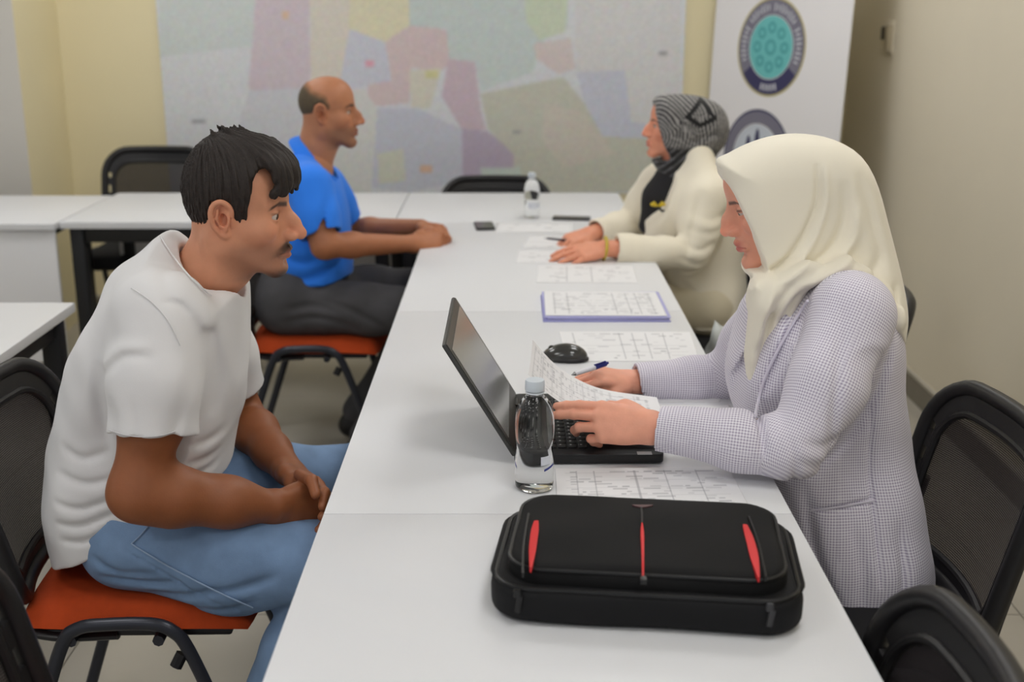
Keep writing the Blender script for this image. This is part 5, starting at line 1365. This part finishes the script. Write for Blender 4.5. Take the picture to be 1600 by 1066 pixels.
    for pts, wd, am in (([(1090, 300), (1076, 350), (1066, 390)], 0.012, 0.008), ([(1140, 330), (1110, 400), (1070, 425)], 0.014, 0.010), ([(1060, 372), (1086, 380), (1110, 370)], 0.010, 0.006), ([(1056, 392), (1084, 402), (1110, 392)], 0.010, 0.006), ([(1080, 330), (1110, 336), (1136, 326)], 0.012, 0.005), ([(1070, 350), (1104, 356), (1130, 346)], 0.012, 0.005), ([(1058, 286), (1040, 330), (1016, 366)], 0.008, 0.006), ([(1060, 440), (1090, 470), (1100, 510)], 0.014, 0.007)):
        stroke(v, pts, 3.83, wd, am, 3.95, 0.06)
    v.ripple([(30, 21, 17, 0.4, 1), (-19, 27, 33, 1.7, 1)], 0.0014)
    Vq, Fq = v.mesh(); Vq = relax(Vq, Fq, 1, 0.4); jk = part('jacket', Vq, Fq, M_cream, root, label='cream suit jacket with turned-back cuffs')
    # brooch: small yellow bow with a dark tail
    c = at(1028, 322, 3.868) - np.array(root.location); bm = bmesh.new()
    for sx in (-1, 1): tube(bm, [c + np.array([sx * 0.003, 0, 0]), c + np.array([sx * 0.014, -0.004, 0.008]), c + np.array([sx * 0.022, 0.002, 0.004])], [0.004, 0.009, 0.005], 8)
    br = from_bm('brooch', bm, mat('yellow_bow', (206, 180, 40), 0.5), jk)
    bm = bmesh.new(); tube(bm, [c + np.array([0.0, -0.002, -0.004]), c + np.array([0.014, 0, -0.016]), c + np.array([0.032, 0.004, -0.014])], [0.004, 0.004, 0.003], 8); from_bm('brooch_tail', bm, M_black, br)
    # bracelet on the near wrist
    ax = unit(eN - wN); e1 = unit(np.cross(ax, (0, 0, 1))); e2 = np.cross(ax, e1); cb = wN + ax * -0.006 - np.array(root.location)
    bm = bmesh.new(); tube(bm, [cb + (e1 * math.cos(a) + e2 * math.sin(a)) * 0.031 for a in np.linspace(0, 2 * math.pi, 24, endpoint=False)], 0.005, 8, True, flat=(1.0, 1.6)); from_bm('bracelet', bm, mat('yellow_bracelet', (206, 184, 70), 0.4), root)
    # trousers and shoes
    v = Vol((0.1, 3.75, 0.05), (0.88, 4.25, 0.68), 0.009)
    v.chain([(0.66, 3.92, 0.56), (0.66, 4.08, 0.56)], [0.105, 0.105], 0.03, 0.03)
    for y in (3.91, 4.09):
        v.chain([(0.66, y, 0.56), (0.42, y, 0.555), (0.20, y, 0.53)], [0.092, 0.082, 0.066], 0.03, 0.03); v.chain([(0.20, y, 0.53), (0.22, y, 0.3), (0.25, y, 0.10)], [0.066, 0.06, 0.055], 0.02, 0.03)
    Vq, Fq = v.mesh(); part('trousers', Vq, Fq, mat('beige_trousers', (212, 202, 176), 0.85), root)
    for y in (3.91, 4.09):
        v = Vol((0.0, y - 0.07, 0.0), (0.36, y + 0.07, 0.16), 0.008)
        v.chain([(0.27, y, 0.045), (0.16, y, 0.04), (0.08, y, 0.03)], [0.04, 0.04, 0.028], 0.01, 0.03); v.cap((0.25, y, 0.06), (0.25, y, 0.12), 0.042, 0.042, 0.02); v.half((0, 0, -1), (0, 0, 0.005))
        Vq, Fq = v.mesh(); part('shoe', Vq, Fq, M_shoe, root)
cream_woman()
# ------------------------------------------------------------------ things on the tables
def paper(name, corners, label, draw, n=(90, 64), z=None, lift=0.0, surf=None, group=None, cat='paper', thick=0.0006):
    """sheet of paper with its print; corners near-left, near-right, far-right, far-left in x, y (or surf(u, v) -> point)"""
    nu, nv = n; us = np.linspace(0, 1, nu + 1); vs = np.linspace(0, 1, nv + 1); U, Vv = np.meshgrid(us, vs)
    if surf is None:
        C = [np.array(c, float) for c in corners]
        P = (1 - U)[..., None] * (1 - Vv)[..., None] * C[0] + U[..., None] * (1 - Vv)[..., None] * C[1] + U[..., None] * Vv[..., None] * C[2] + (1 - U)[..., None] * Vv[..., None] * C[3]
        Z = np.full(U.shape, TH + 0.001 + lift); P = np.concatenate([P, Z[..., None]], -1)
    else: P = surf(U, Vv)
    img = np.tile(np.array(lin((232, 232, 234))), (nv + 1, nu + 1, 1)); draw(img, U, Vv)
    c = P.reshape(-1, 3).mean(0); c[2] = P[..., 2].min()
    A = P.reshape(-1, 3) - c; idx = np.arange(A.shape[0]).reshape(nv + 1, nu + 1)
    F = np.stack([idx[:-1, :-1], idx[:-1, 1:], idx[1:, 1:], idx[1:, :-1]], -1).reshape(-1, 4)
    B = A - np.array([0, 0, thick]); m = len(A)
    rim = np.concatenate([idx[0, :], idx[1:, -1], idx[-1, -2::-1], idx[-2:0:-1, 0]]); rn = np.roll(rim, -1)
    S = np.stack([rim, rim + m, rn + m, rn], -1)
    V = np.concatenate([A, B]); F = np.concatenate([F, F[:, ::-1] + m, S])
    cols = np.concatenate([img.reshape(-1, 3), np.tile(np.array(lin((226, 226, 228))), (m, 1))])
    o = grid_mesh(name, V, F, mat('printed_paper', (230, 230, 230), 0.65, attr=True), None, cols=cols)
    o.location = c; return tag(o, label, cat, group)
INK = np.array(lin((112, 114, 124)))
def shade(img, m, a): img[m] = img[m] * (1 - a) + INK * a
def form(seed, rows=18, cols=(0.05, 0.12, 0.22, 0.45, 0.62, 0.80, 0.95), dens=0.5, margin=0.06, along='u'):
    r = random.Random(seed)
    def d(img, U, V):
        A, B = (U, V) if along == 'u' else (V, U)
        ins = (A > margin) & (A < 1 - margin) & (B > margin) & (B < 1 - margin)
        for k in range(rows):                                   # lines of small print, unreadable at this size
            b0 = margin + (1 - 2 * margin) * (k + 0.25) / rows; b1 = b0 + 0.5 * (1 - 2 * margin) / rows
            a = margin + 0.02
            while a < 1 - margin - 0.03:
                w = r.uniform(0.02, 0.10)
                if r.random() < dens: shade(img, (A > a) & (A < min(a + w, 1 - margin)) & (B >= b0) & (B < b1), r.uniform(0.10, 0.42))
                a += w + r.uniform(0.01, 0.03)
            if k % 3 == 0: shade(img, ins & (np.abs(B - (b0 - 0.2 / rows)) < 0.006), 0.22)
        for c in cols: shade(img, ins & (np.abs(A - c) < 0.0045), 0.45)
    return d
paper('paper_form', [(0.072, 1.785), (0.385, 1.795), (0.380, 1.995), (0.075, 1.985)], 'printed form lying flat between the black bag and the laptop', form(1, 16), n=(150, 100))
paper('paper_sheet', [(0.185, 2.345), (0.425, 2.350), (0.442, 2.455), (0.20, 2.46)], 'blank white sheet under the far sleeve of the checked blazer', form(2, 5, (), 0.1), n=(40, 20))
paper('paper_sheet', [(0.20, 2.06), (0.435, 2.07), (0.440, 2.33), (0.21, 2.335)], 'white sheet showing between the forearms of the checked blazer', form(3, 6, (), 0.1), n=(40, 30), lift=0.0)
paper('paper_form', [(0.125, 2.635), (0.425, 2.640), (0.440, 2.89), (0.115, 2.895)], 'printed form with ruled columns beside the computer mouse', form(4, 12, (0.1, 0.45, 0.55, 0.65, 0.78), 0.25), n=(120, 70))
fold = paper('paper_form', [(0.085, 3.00), (0.395, 2.995), (0.395, 3.255), (0.088, 3.265)], 'printed form lying on the lilac folder', form(5, 12, (0.08, 0.2, 0.6, 0.72, 0.8, 0.92), 0.6), n=(120, 70), lift=0.0125)
fd = empty('document_folder', (0.241, 3.125, TH), label='slim lilac folder on the middle of the table', cat='folder')
box_obj('cover', (0, 0, 0.0015), (0.325, 0.285, 0.002), mat('lilac_cover', (176, 176, 226), 0.4), fd, 0.0005, 1)
box_obj('cover', (0.002, 0.002, 0.0108), (0.322, 0.28, 0.0016), mat('lilac_cover', (176, 176, 226), 0.4), fd, 0.0005, 1)
box_obj('page_block', (0.004, 0.003, 0.0062), (0.31, 0.27, 0.0072), mat('page_edges', (206, 206, 236), 0.7), fd, 0.0005, 1)
paper('paper_form', [(0.070, 3.425), (0.365, 3.415), (0.372, 3.645), (0.080, 3.655)], 'printed sheet in front of the braceleted hand', form(6, 10, (0.3, 0.55), 0.35), n=(100, 60))
paper('paper_sheet', [(0.010, 3.69), (0.21, 3.68), (0.23, 3.87), (0.02, 3.90)], 'white sheet under the flat hand of the woman in cream', form(7, 6, (), 0.12), n=(40, 30))
paper('paper_sheet', [(0.030, 3.93), (0.26, 3.90), (0.30, 4.10), (0.06, 4.14)], 'white sheet under the pen of the woman in cream', form(8, 6, (), 0.12), n=(40, 30))
paper('paper_sheet', [(-0.065, 4.20), (0.21, 4.20), (0.22, 4.37), (-0.05, 4.37)], 'white sheet lying beside the mobile phone', form(9, 5, (), 0.1), n=(40, 30))
cv = np.array(spline([(0.028, 0, 0.906), (0.068, 0, 0.866), (0.116, 0, 0.836), (0.18, 0, 0.815), (0.285, 0, 0.803)], 12))
def held(U, V):
    t = U * (len(cv) - 1); i = np.clip(t.astype(int), 0, len(cv) - 2); f = (t - i)[..., None]; p = cv[i] * (1 - f) + cv[i + 1] * f
    return np.stack([p[..., 0] + 0.012 * V * (1 - U), 2.045 + 0.225 * V, p[..., 2] - 0.006 * np.sin(math.pi * V) - 0.016 * V * U], -1)
paper('paper_form', None, 'printed form held up in both hands over the keyboard', form(10, 26, (0.07, 0.2, 0.5, 0.63, 0.86), 0.6, along='v'), n=(150, 110), surf=held)

# --- laptop
def laptop():
    bx0, by0, bx1, by1 = 0.004, 2.003, 0.268, 2.345
    c = np.array([(bx0 + bx1) / 2, (by0 + by1) / 2]); w, d = by1 - by0, bx1 - bx0
    root = empty('laptop', (c[0], c[1], TH), label='black open laptop facing the woman in the checked blazer', cat='laptop')
    M_l = mat('laptop_black', (24, 24, 26), 0.45, bump=0.04, bscale=900); M_key = mat('laptop_key', (20, 20, 22), 0.5)
    bm = bmesh.new(); prism(bm, roundrect(d, w, 0.012), 0.003, 0.021, 0.003); base = from_bm('base', bm, M_l, root)
    for sx in (-1, 1):
        for sy in (-1, 1): box_obj('foot', (sx * (d / 2 - 0.03), sy * (w / 2 - 0.03), 0.0022), (0.02, 0.01, 0.0044), M_black, root)
    bm = bmesh.new(); leg = bmesh.new()
    for r in range(6):
        n = 15 - (r % 2)
        for k in range(n):
            y = -w / 2 + 0.028 + (w - 0.056) * (k + 0.5) / n; x = -d / 2 + 0.030 + r * 0.0185
            bbox(bm, (x, y, 0.0222), (0.0155 if r else 0.009, (w - 0.056) / n - 0.003, 0.0026), 0.001, 1)
            bbox(leg, (x - 0.003, y + 0.003, 0.02362), (0.0035, 0.0035, 0.0002))
    o = from_bm('keyboard', bm, M_key, base); o['kind'] = 'stuff'
    o = from_bm('key_legends', leg, mat('key_legend', (190, 190, 190), 0.6), base, False); o['kind'] = 'stuff'
    box_obj('touchpad', (0.062, -0.02, 0.0212), (0.062, 0.10, 0.001), mat('touchpad', (30, 30, 32), 0.35), base, 0.0004, 1)
    p = atz(1007, 708, TH + 0.0215); box_obj('sticker', (p[0] - c[0], p[1] - c[1], 0.0213), (0.026, 0.014, 0.0006), mat('sticker_silver', (182, 182, 184), 0.4), base)
    # lid leaning back from the hinge
    lean = math.atan2(0.123, 0.205); L = 0.238; h0 = Vector((-d / 2 + 0.004, 0, 0.019))
    R = Matrix.Rotation(-lean, 3, 'Y')
    def lidbox(name, cx, cz, cy, sx, sz, sy, m, par, r=0.0):
        bm = bmesh.new(); bbox(bm, (cx, cy, cz), (sx, sy, sz), r)
        for v in bm.verts: v.co = R @ v.co + h0
        return from_bm(name, bm, m, par)
    lid = lidbox('lid', -0.004, L / 2, 0, 0.008, L, w, mat('lid_grey', (58, 58, 56), 0.4), root, 0.003)
    lidbox('bezel', 0.0006, L / 2, 0, 0.0014, L - 0.006, w - 0.006, mat('bezel_grey', (44, 44, 43), 0.35), lid)
    scr = bpy.data.materials.new('laptop_screen'); scr.use_nodes = True
    b = scr.node_tree.nodes['Principled BSDF']; b.inputs['Base Color'].default_value = (*lin((40, 40, 40)), 1); b.inputs['Roughness'].default_value = 0.16
    b.inputs['Emission Color'].default_value = (0.9, 0.88, 0.8, 1); b.inputs['Emission Strength'].default_value = 0.06
    lidbox('screen', 0.0016, L / 2 + 0.006, 0, 0.001, L - 0.048, w - 0.034, scr, lid)
    for s in (-1, 1):
        bm = bmesh.new(); tube(bm, [(-d / 2 + 0.004, s * 0.11 - 0.022, 0.019), (-d / 2 + 0.004, s * 0.11 + 0.022, 0.019)], 0.006, 12); from_bm('hinge', bm, M_black, root)
laptop()

# --- computer mouse
def mouse():
    p = atz(882, 562, TH); root = empty('computer_mouse', (p[0], p[1], TH), math.radians(-12), 'glossy dark grey computer mouse beside the held sheet', 'mouse')
    v = Vol((-0.06, -0.045, -0.002), (0.06, 0.045, 0.05), 0.0022)
    v.ell((0.006, 0, 0.008), (0.047, 0.031, 0.030), None, 0.004); v.ell((-0.016, 0, 0.006), (0.036, 0.029, 0.022), None, 0.01)
    v.half((0, 0, -1), (0, 0, 0.0015)); V, F = v.mesh(); grid_mesh('shell', V, F, mat('mouse_gloss', (52, 52, 50), 0.22, coat=0.4), root)
    v = Vol((-0.06, -0.045, -0.002), (0.06, 0.045, 0.05), 0.0022); v.ell((0.004, 0, 0.004), (0.052, 0.034, 0.016), None, 0.004); v.half((0, 0, -1), (0, 0, 0.001)); V, F = v.mesh()
    grid_mesh('skirt', V, F, M_plastic, root)
    bm = bmesh.new(); t = bmesh.new(); lathe(t, [(0.006, -0.003), (0.008, -0.002), (0.008, 0.002), (0.006, 0.003)], (0, 0, 0), 20)
    bmesh.ops.transform(t, matrix=Matrix.Translation((-0.030, 0, 0.024)) @ Matrix.Rotation(math.pi / 2, 4, 'X'), verts=list(t.verts)); merge(bm, t); from_bm('scroll_wheel', bm, M_black, root)
mouse()

# --- water bottles
def pet():
    m = bpy.data.materials.new('water_filled_pet'); m.use_nodes = True
    b = m.node_tree.nodes['Principled BSDF']; b.inputs['Base Color'].default_value = (0.97, 0.985, 0.99, 1); b.inputs['Roughness'].default_value = 0.02
    b.inputs['Transmission Weight'].default_value = 1.0; b.inputs['IOR'].default_value = 1.30
    return m
M_pet = pet()
def bottle(px_, py_, label, H=0.19, cap_rgb=(206, 214, 222)):
    p = atz(px_, py_, TH); root = empty('water_bottle', (p[0], p[1], TH), 0.4, label, 'bottle', 'small water bottles on the table')
    s = H / 0.19
    prof = [(0.020, 0.0035), (0.026, 0.001), (0.030, 0.002), (0.0325, 0.008), (0.0328, 0.03), (0.0325, 0.052), (0.0315, 0.062), (0.0300, 0.074), (0.0303, 0.082), (0.0322, 0.094), (0.0328, 0.11), (0.0322, 0.124), (0.0300, 0.138), (0.0260, 0.150), (0.0195, 0.159), (0.0140, 0.165), (0.0132, 0.170), (0.0132, 0.176)]
    prof = [(q[0], q[1]) for q in spline([np.array(a) for a in prof], 3)]
    def wob(a, z):
        z = z / s; g = math.exp(-((z - 0.074) / 0.022) ** 2); f = math.exp(-(z / 0.006) ** 2)
        return -0.0016 * g * max(0, math.sin(3 * a + z * 40)) ** 2 - 0.003 * f * (0.5 + 0.5 * math.cos(5 * a))
    bm = bmesh.new(); lathe(bm, [(r * s, z * s) for r, z in prof], (0, 0, 0), 48, wob); from_bm('bottle_body', bm, M_pet, root, True, 80)
    bm = bmesh.new(); lathe(bm, [(0.0158 * s, 0.1725 * s), (0.0164 * s, 0.174 * s), (0.0162 * s, 0.188 * s), (0.0150 * s, 0.1905 * s), (0.006 * s, 0.1908 * s)], (0, 0, 0), 48, lambda a, z: 0.00035 * math.sin(24 * a)); from_bm('cap', bm, mat('bottle_cap', cap_rgb, 0.35, trans=0.0), root)
    bm = bmesh.new(); lathe(bm, [(0.0150 * s, 0.168 * s), (0.0160 * s, 0.169 * s), (0.0150 * s, 0.171 * s)], (0, 0, 0), 32); from_bm('neck_ring', bm, mat('neck_ring', (214, 220, 226), 0.3), root)
    return root, s
def label_patch(root, a0, a1, z0, z1, r, m, name, skew=0.0):
    bm = bmesh.new(); n = 12; A = []
    for k in range(n + 1):
        a = math.radians(a0 + (a1 - a0) * k / n); zz = skew * (k / n - 0.5)
        A.append([bm.verts.new((q * math.cos(a), q * math.sin(a), z)) for q, z in ((r, z0 + zz), (r, z1 + zz), (r + 0.0003, z1 + zz), (r + 0.0003, z0 + zz))])
    for P, Q in zip(A, A[1:]):
        for i in range(4): bm.faces.new((P[i], P[(i + 1) % 4], Q[(i + 1) % 4], Q[i]))
    bm.faces.new(A[0]); bm.faces.new(A[-1][::-1])
    return from_bm(name, bm, m, root)
bt, s = bottle(835, 762, 'clear full water bottle with pale cap in front of the laptop')
bt.rotation_euler[2] = 0
M_bl = mat('label_blue', (40, 52, 130), 0.4); M_wp = mat('label_white', (214, 218, 228), 0.4)
label_patch(bt, -62, -20, 0.043, 0.047, 0.0329, M_bl, 'label_mark', 0.006); label_patch(bt, 190, 205, 0.043, 0.047, 0.0329, M_bl, 'label_mark', -0.006)
label_patch(bt, -72, -38, 0.050, 0.066, 0.0322, M_wp, 'label_patch')
bt2, s = bottle(831, 341, 'clear water bottle standing on the far table below the map', 0.17)
label_patch(bt2, -140, -40, 0.040, 0.062, 0.0295, M_wp, 'label_patch')

# --- black laptop bag with red accents
def bag():
    A = math.radians(-6.5); cx, cy = 0.187, 1.552
    root = empty('laptop_bag', (cx, cy, TH), A, 'black padded laptop bag with red accents lying on the near table', 'bag')
    M_b = mat('bag_nylon', (18, 18, 20), 0.7, spec=0.3, bump=0.2, bscale=1100); M_bs = mat('bag_panel', (17, 17, 18), 0.75, spec=0.25, bump=0.2, bscale=1300); M_pip = mat('bag_piping', (16, 16, 17), 0.4)
    M_red = mat('bag_red', (206, 36, 40), 0.5)
    def loc(px_, py_, z): q = atz(px_, py_, TH + z) - np.array([cx, cy, TH]); return np.array([q[0] * math.cos(A) + q[1] * math.sin(A), -q[0] * math.sin(A) + q[1] * math.cos(A)])
    # body: soft box, lower shell wider than the front pocket on top
    h = 0.004
    v = Vol((-0.24, -0.17, -0.005), (0.24, 0.17, 0.11), h)
    def rbox(hx, hy, z0, z1, r, rc, k, cx_=0.0, cy_=0.0, bul=0.0):
        X = v.ax[0][:, None, None] - cx_; Y = v.ax[1][None, :, None] - cy_; Z = v.ax[2][None, None, :]
        qx = np.abs(X) - (hx - rc); qy = np.abs(Y) - (hy - rc)
        d2 = np.sqrt(np.maximum(qx, 0) ** 2 + np.maximum(qy, 0) ** 2) + np.minimum(np.maximum(qx, qy), 0) - rc
        zt = z1 + bul * np.maximum(0, 1 - (X / hx) ** 2) * np.maximum(0, 1 - (Y / hy) ** 2)
        dz = np.abs(Z - (z0 + zt) / 2) - (zt - z0) / 2
        a = d2 + r; b = dz + r
        return np.sqrt(np.maximum(a, 0) ** 2 + np.maximum(b, 0) ** 2) + np.minimum(np.maximum(a, b), 0) - r
    al = tuple(slice(None) for _ in range(3))
    v.put(al, rbox(0.206, 0.136, 0.001, 0.052, 0.014, 0.050, 0).astype(np.float32), 0.0)
    v.ripple([(30, 40, 20, 0.2, 1), (-24, 31, 12, 1.0, 1)], 0.0008)
    V, F = v.mesh(); V = relax(V, F, 2, 0.5); body = grid_mesh('shell', V, F, M_b, root)
    v = Vol((-0.24, -0.17, 0.02), (0.24, 0.17, 0.12), h)
    v.put(al, rbox(0.186, 0.126, 0.03, 0.078, 0.016, 0.052, 0, 0.0, 0.006, 0.008).astype(np.float32), 0.0)
    v.ripple([(24, 33, 20, 0.7, 1), (-19, 41, 12, 1.9, 1)], 0.0008)
    V, F = v.mesh(); V = relax(V, F, 2, 0.5); top = grid_mesh('front_pocket', V, F, M_bs, root)
    def zt(x, y): return 0.078 + 0.008 * max(0, 1 - (x / 0.186) ** 2) * max(0, 1 - ((y - 0.006) / 0.126) ** 2)
    # piping round the shell and the pocket, seams across the pocket
    bm = bmesh.new(); tube(bm, [(p[0], p[1], 0.050) for p in roundrect(0.400, 0.260, 0.05, 8)], 0.0035, 8, True); from_bm('zipper_tape', bm, M_pip, root)
    bm = bmesh.new(); tube(bm, [(p[0], p[1] + 0.006, 0.072) for p in roundrect(0.366, 0.246, 0.05, 8)], 0.0028, 8, True); from_bm('piping', bm, M_pip, top)
    def strip(name, pts, wds, m, par, z=0.0012):
        bm = bmesh.new(); P = spline([np.array(p) for p in pts], 5); W = np.interp(np.linspace(0, 1, len(P)), np.linspace(0, 1, len(wds)), wds); rows = []
        for i, q in enumerate(P):
            T = P[min(i + 1, len(P) - 1)] - P[max(i - 1, 0)]; T = T / np.linalg.norm(T); N = np.array([-T[1], T[0]])
            r = [];
            for sgn in (-1, 0, 1):
                e = q + N * W[i] * sgn; r.append(bm.verts.new((e[0], e[1], zt(*e) + z * (1.0 if sgn == 0 else 0.5) + 0.0022)))
            rows.append(r)
        for a, b in zip(rows, rows[1:]):
            for k in range(2): bm.faces.new((a[k], a[k + 1], b[k + 1], b[k]))
        r = bmesh.ops.extrude_face_region(bm, geom=list(bm.faces))
        for vv in [g for g in r['geom'] if isinstance(g, bmesh.types.BMVert)]: vv.co.z -= 0.007
        bmesh.ops.recalc_face_normals(bm, faces=list(bm.faces))
        return from_bm(name, bm, m, par)
    Zp = 0.084
    strip('red_accent', [loc(838, 813, Zp), loc(834, 840, Zp), loc(829, 884, Zp)], [0.003, 0.0055, 0.005, 0.001], M_red, top)
    strip('red_accent', [loc(1164, 820, Zp), loc(1174, 850, Zp), loc(1186, 899, Zp)], [0.003, 0.0055, 0.006, 0.001], M_red, top)
    strip('red_accent', [loc(1003, 822, Zp), loc(1004, 850, Zp), loc(1005, 897, Zp)], [0.0008, 0.0025, 0.0018, 0.001], M_red, top)
    strip('seam', [loc(826, 800, Zp), loc(818, 850, Zp), loc(817, 892, Zp)], [0.0014] * 3, M_pip, top)
    strip('seam', [loc(1170, 806, Zp), loc(1186, 850, Zp), loc(1197, 898, Zp)], [0.0014] * 3, M_pip, top)
    strip('seam', [loc(1002, 795, Zp), loc(1003, 808, Zp), loc(1003, 822, Zp)], [0.0014] * 3, M_pip, top)
    strip('logo_tab', [loc(988, 791, Zp), loc(1003, 793, Zp), loc(1020, 791, Zp)], [0.001, 0.006, 0.001], mat('bag_tab', (84, 58, 60), 0.5), top)
    strip('zip_slot', [loc(1005, 897, Zp), loc(1006, 903, Zp)], [0.004, 0.004], M_pip, top)
    # zipper pulls on the front face
    for xx, m in ((-0.166, M_pip), (0.158, mat('zip_metal', (66, 66, 68), 0.4, metal=0.6))):
        bm = bmesh.new(); bbox(bm, (xx, -0.1375, 0.047), (0.010, 0.006, 0.012), 0.002); bbox(bm, (xx + 0.002, -0.1392, 0.032), (0.008, 0.003, 0.024), 0.0012, rot=Matrix.Rotation(0.15, 3, 'Y')); from_bm('zipper_pull', bm, m, root)
    bm = bmesh.new(); tube(bm, spline([(-0.07, 0.128, 0.045), (-0.05, 0.146, 0.042), (0.05, 0.146, 0.042), (0.07, 0.128, 0.045)], 6), 0.008, 8, flat=(0.5, 1.0)); from_bm('carry_handle', bm, M_pip, root)
    for s_ in (-1, 1):      # gusset flaps at the ends
        bm = bmesh.new(); tube(bm, [(s_ * (0.2055 - 3.0 * max(0, abs(y) - 0.07) ** 2 * 4), y, 0.049) for y in np.linspace(-0.10, 0.10, 20)], 0.004, 8); from_bm('end_flap', bm, M_b, root)
bag()

# --- pens, phone
def pen(name, a, b, label, m1, m2, r=0.0045):
    a, b = np.array(a), np.array(b); root = empty(name, tuple(a), label=label, cat='pen'); d = b - a; L = np.linalg.norm(d)
    def seg(nm, t0, t1, r0, r1, m): bm = bmesh.new(); tube(bm, [d * t0, d * ((t0 + t1) / 2), d * t1], [r0, (r0 + r1) / 2, r1], 12); from_bm(nm, bm, m, root)
    seg('tip', 0.0, 0.09, 0.0008, r * 0.7, mat('pen_metal', (150, 150, 152), 0.3, metal=0.8)); seg('barrel', 0.09, 0.62, r * 0.8, r, m1); seg('grip_cap', 0.62, 0.93, r, r * 0.95, m2); seg('clicker', 0.93, 1.0, r * 0.5, r * 0.45, m2)
    up = np.array([0, -0.6, 0.8]) * r * 1.35; bm = bmesh.new(); tube(bm, [d * 0.62 + up, d * 0.92 + up], r * 0.28, 8); from_bm('clip', bm, m2, root)
pen('ballpoint_pen', at(893, 586, 2.288), at(950, 567, 2.345), 'white and blue ballpoint pen in the far hand of the blazer woman', mat('pen_white', (220, 220, 226), 0.35), mat('pen_blue', (30, 40, 120), 0.35), 0.0058)
pen('ballpoint_pen', at(850, 372, 3.935), at(905, 378, 4.0), 'dark pen held by the woman in the cream jacket', mat('pen_dark', (40, 42, 60), 0.35), mat('pen_dark2', (34, 36, 54), 0.35))
def phone(px_, py_, rz, w, l, label, name='mobile_phone', cat='phone'):
    p = atz(px_, py_, TH); r = empty(name, (p[0], p[1], TH), rz, label, cat)
    bm = bmesh.new(); prism(bm, roundrect(w, l, 0.008, 5), 0.0005, 0.0085, 0.002); from_bm('phone_case', bm, M_plastic, r)
    bm = bmesh.new(); prism(bm, roundrect(w - 0.006, l - 0.008, 0.006, 5), 0.0084, 0.0089); from_bm('glass', bm, mat('phone_glass', (40, 42, 44), 0.1), r)
phone(757, 355, 0.1, 0.068, 0.135, 'dark mobile phone lying alone on the far part of the table')
phone(893, 343, 1.45, 0.06, 0.14, 'dark phone lying near the sleeve of the woman in cream')
# --- grey carrier bag on the chair between the women
def carrier():
    root = empty('carrier_bag', (0.60, 3.05, 0.465), label='crumpled light grey carrier bag on the chair between the women', cat='bag')
    v = Vol((-0.16, -0.15, -0.01), (0.17, 0.16, 0.30), 0.006)
    v.ell((0, 0, 0.09), (0.11, 0.10, 0.105), None, 0.02); v.ell((-0.02, 0.02, 0.17), (0.07, 0.05, 0.08), None, 0.04); v.cap((-0.04, 0.0, 0.2), (-0.07, 0.02, 0.27), 0.018, 0.01, 0.03); v.cap((0.03, 0.0, 0.2), (0.06, -0.02, 0.26), 0.018, 0.01, 0.03)
    v.ripple([(60, 33, 40, 0.3, 1), (-44, 70, 31, 1.1, 1), (81, -50, 64, 2.0, 0.8)], 0.004); v.half((0, 0, -1), (0, 0, 0.0))
    V, F = v.mesh(); grid_mesh('bag_film', V, F, mat('grey_film', (190, 194, 192), 0.35), root)
carrier()
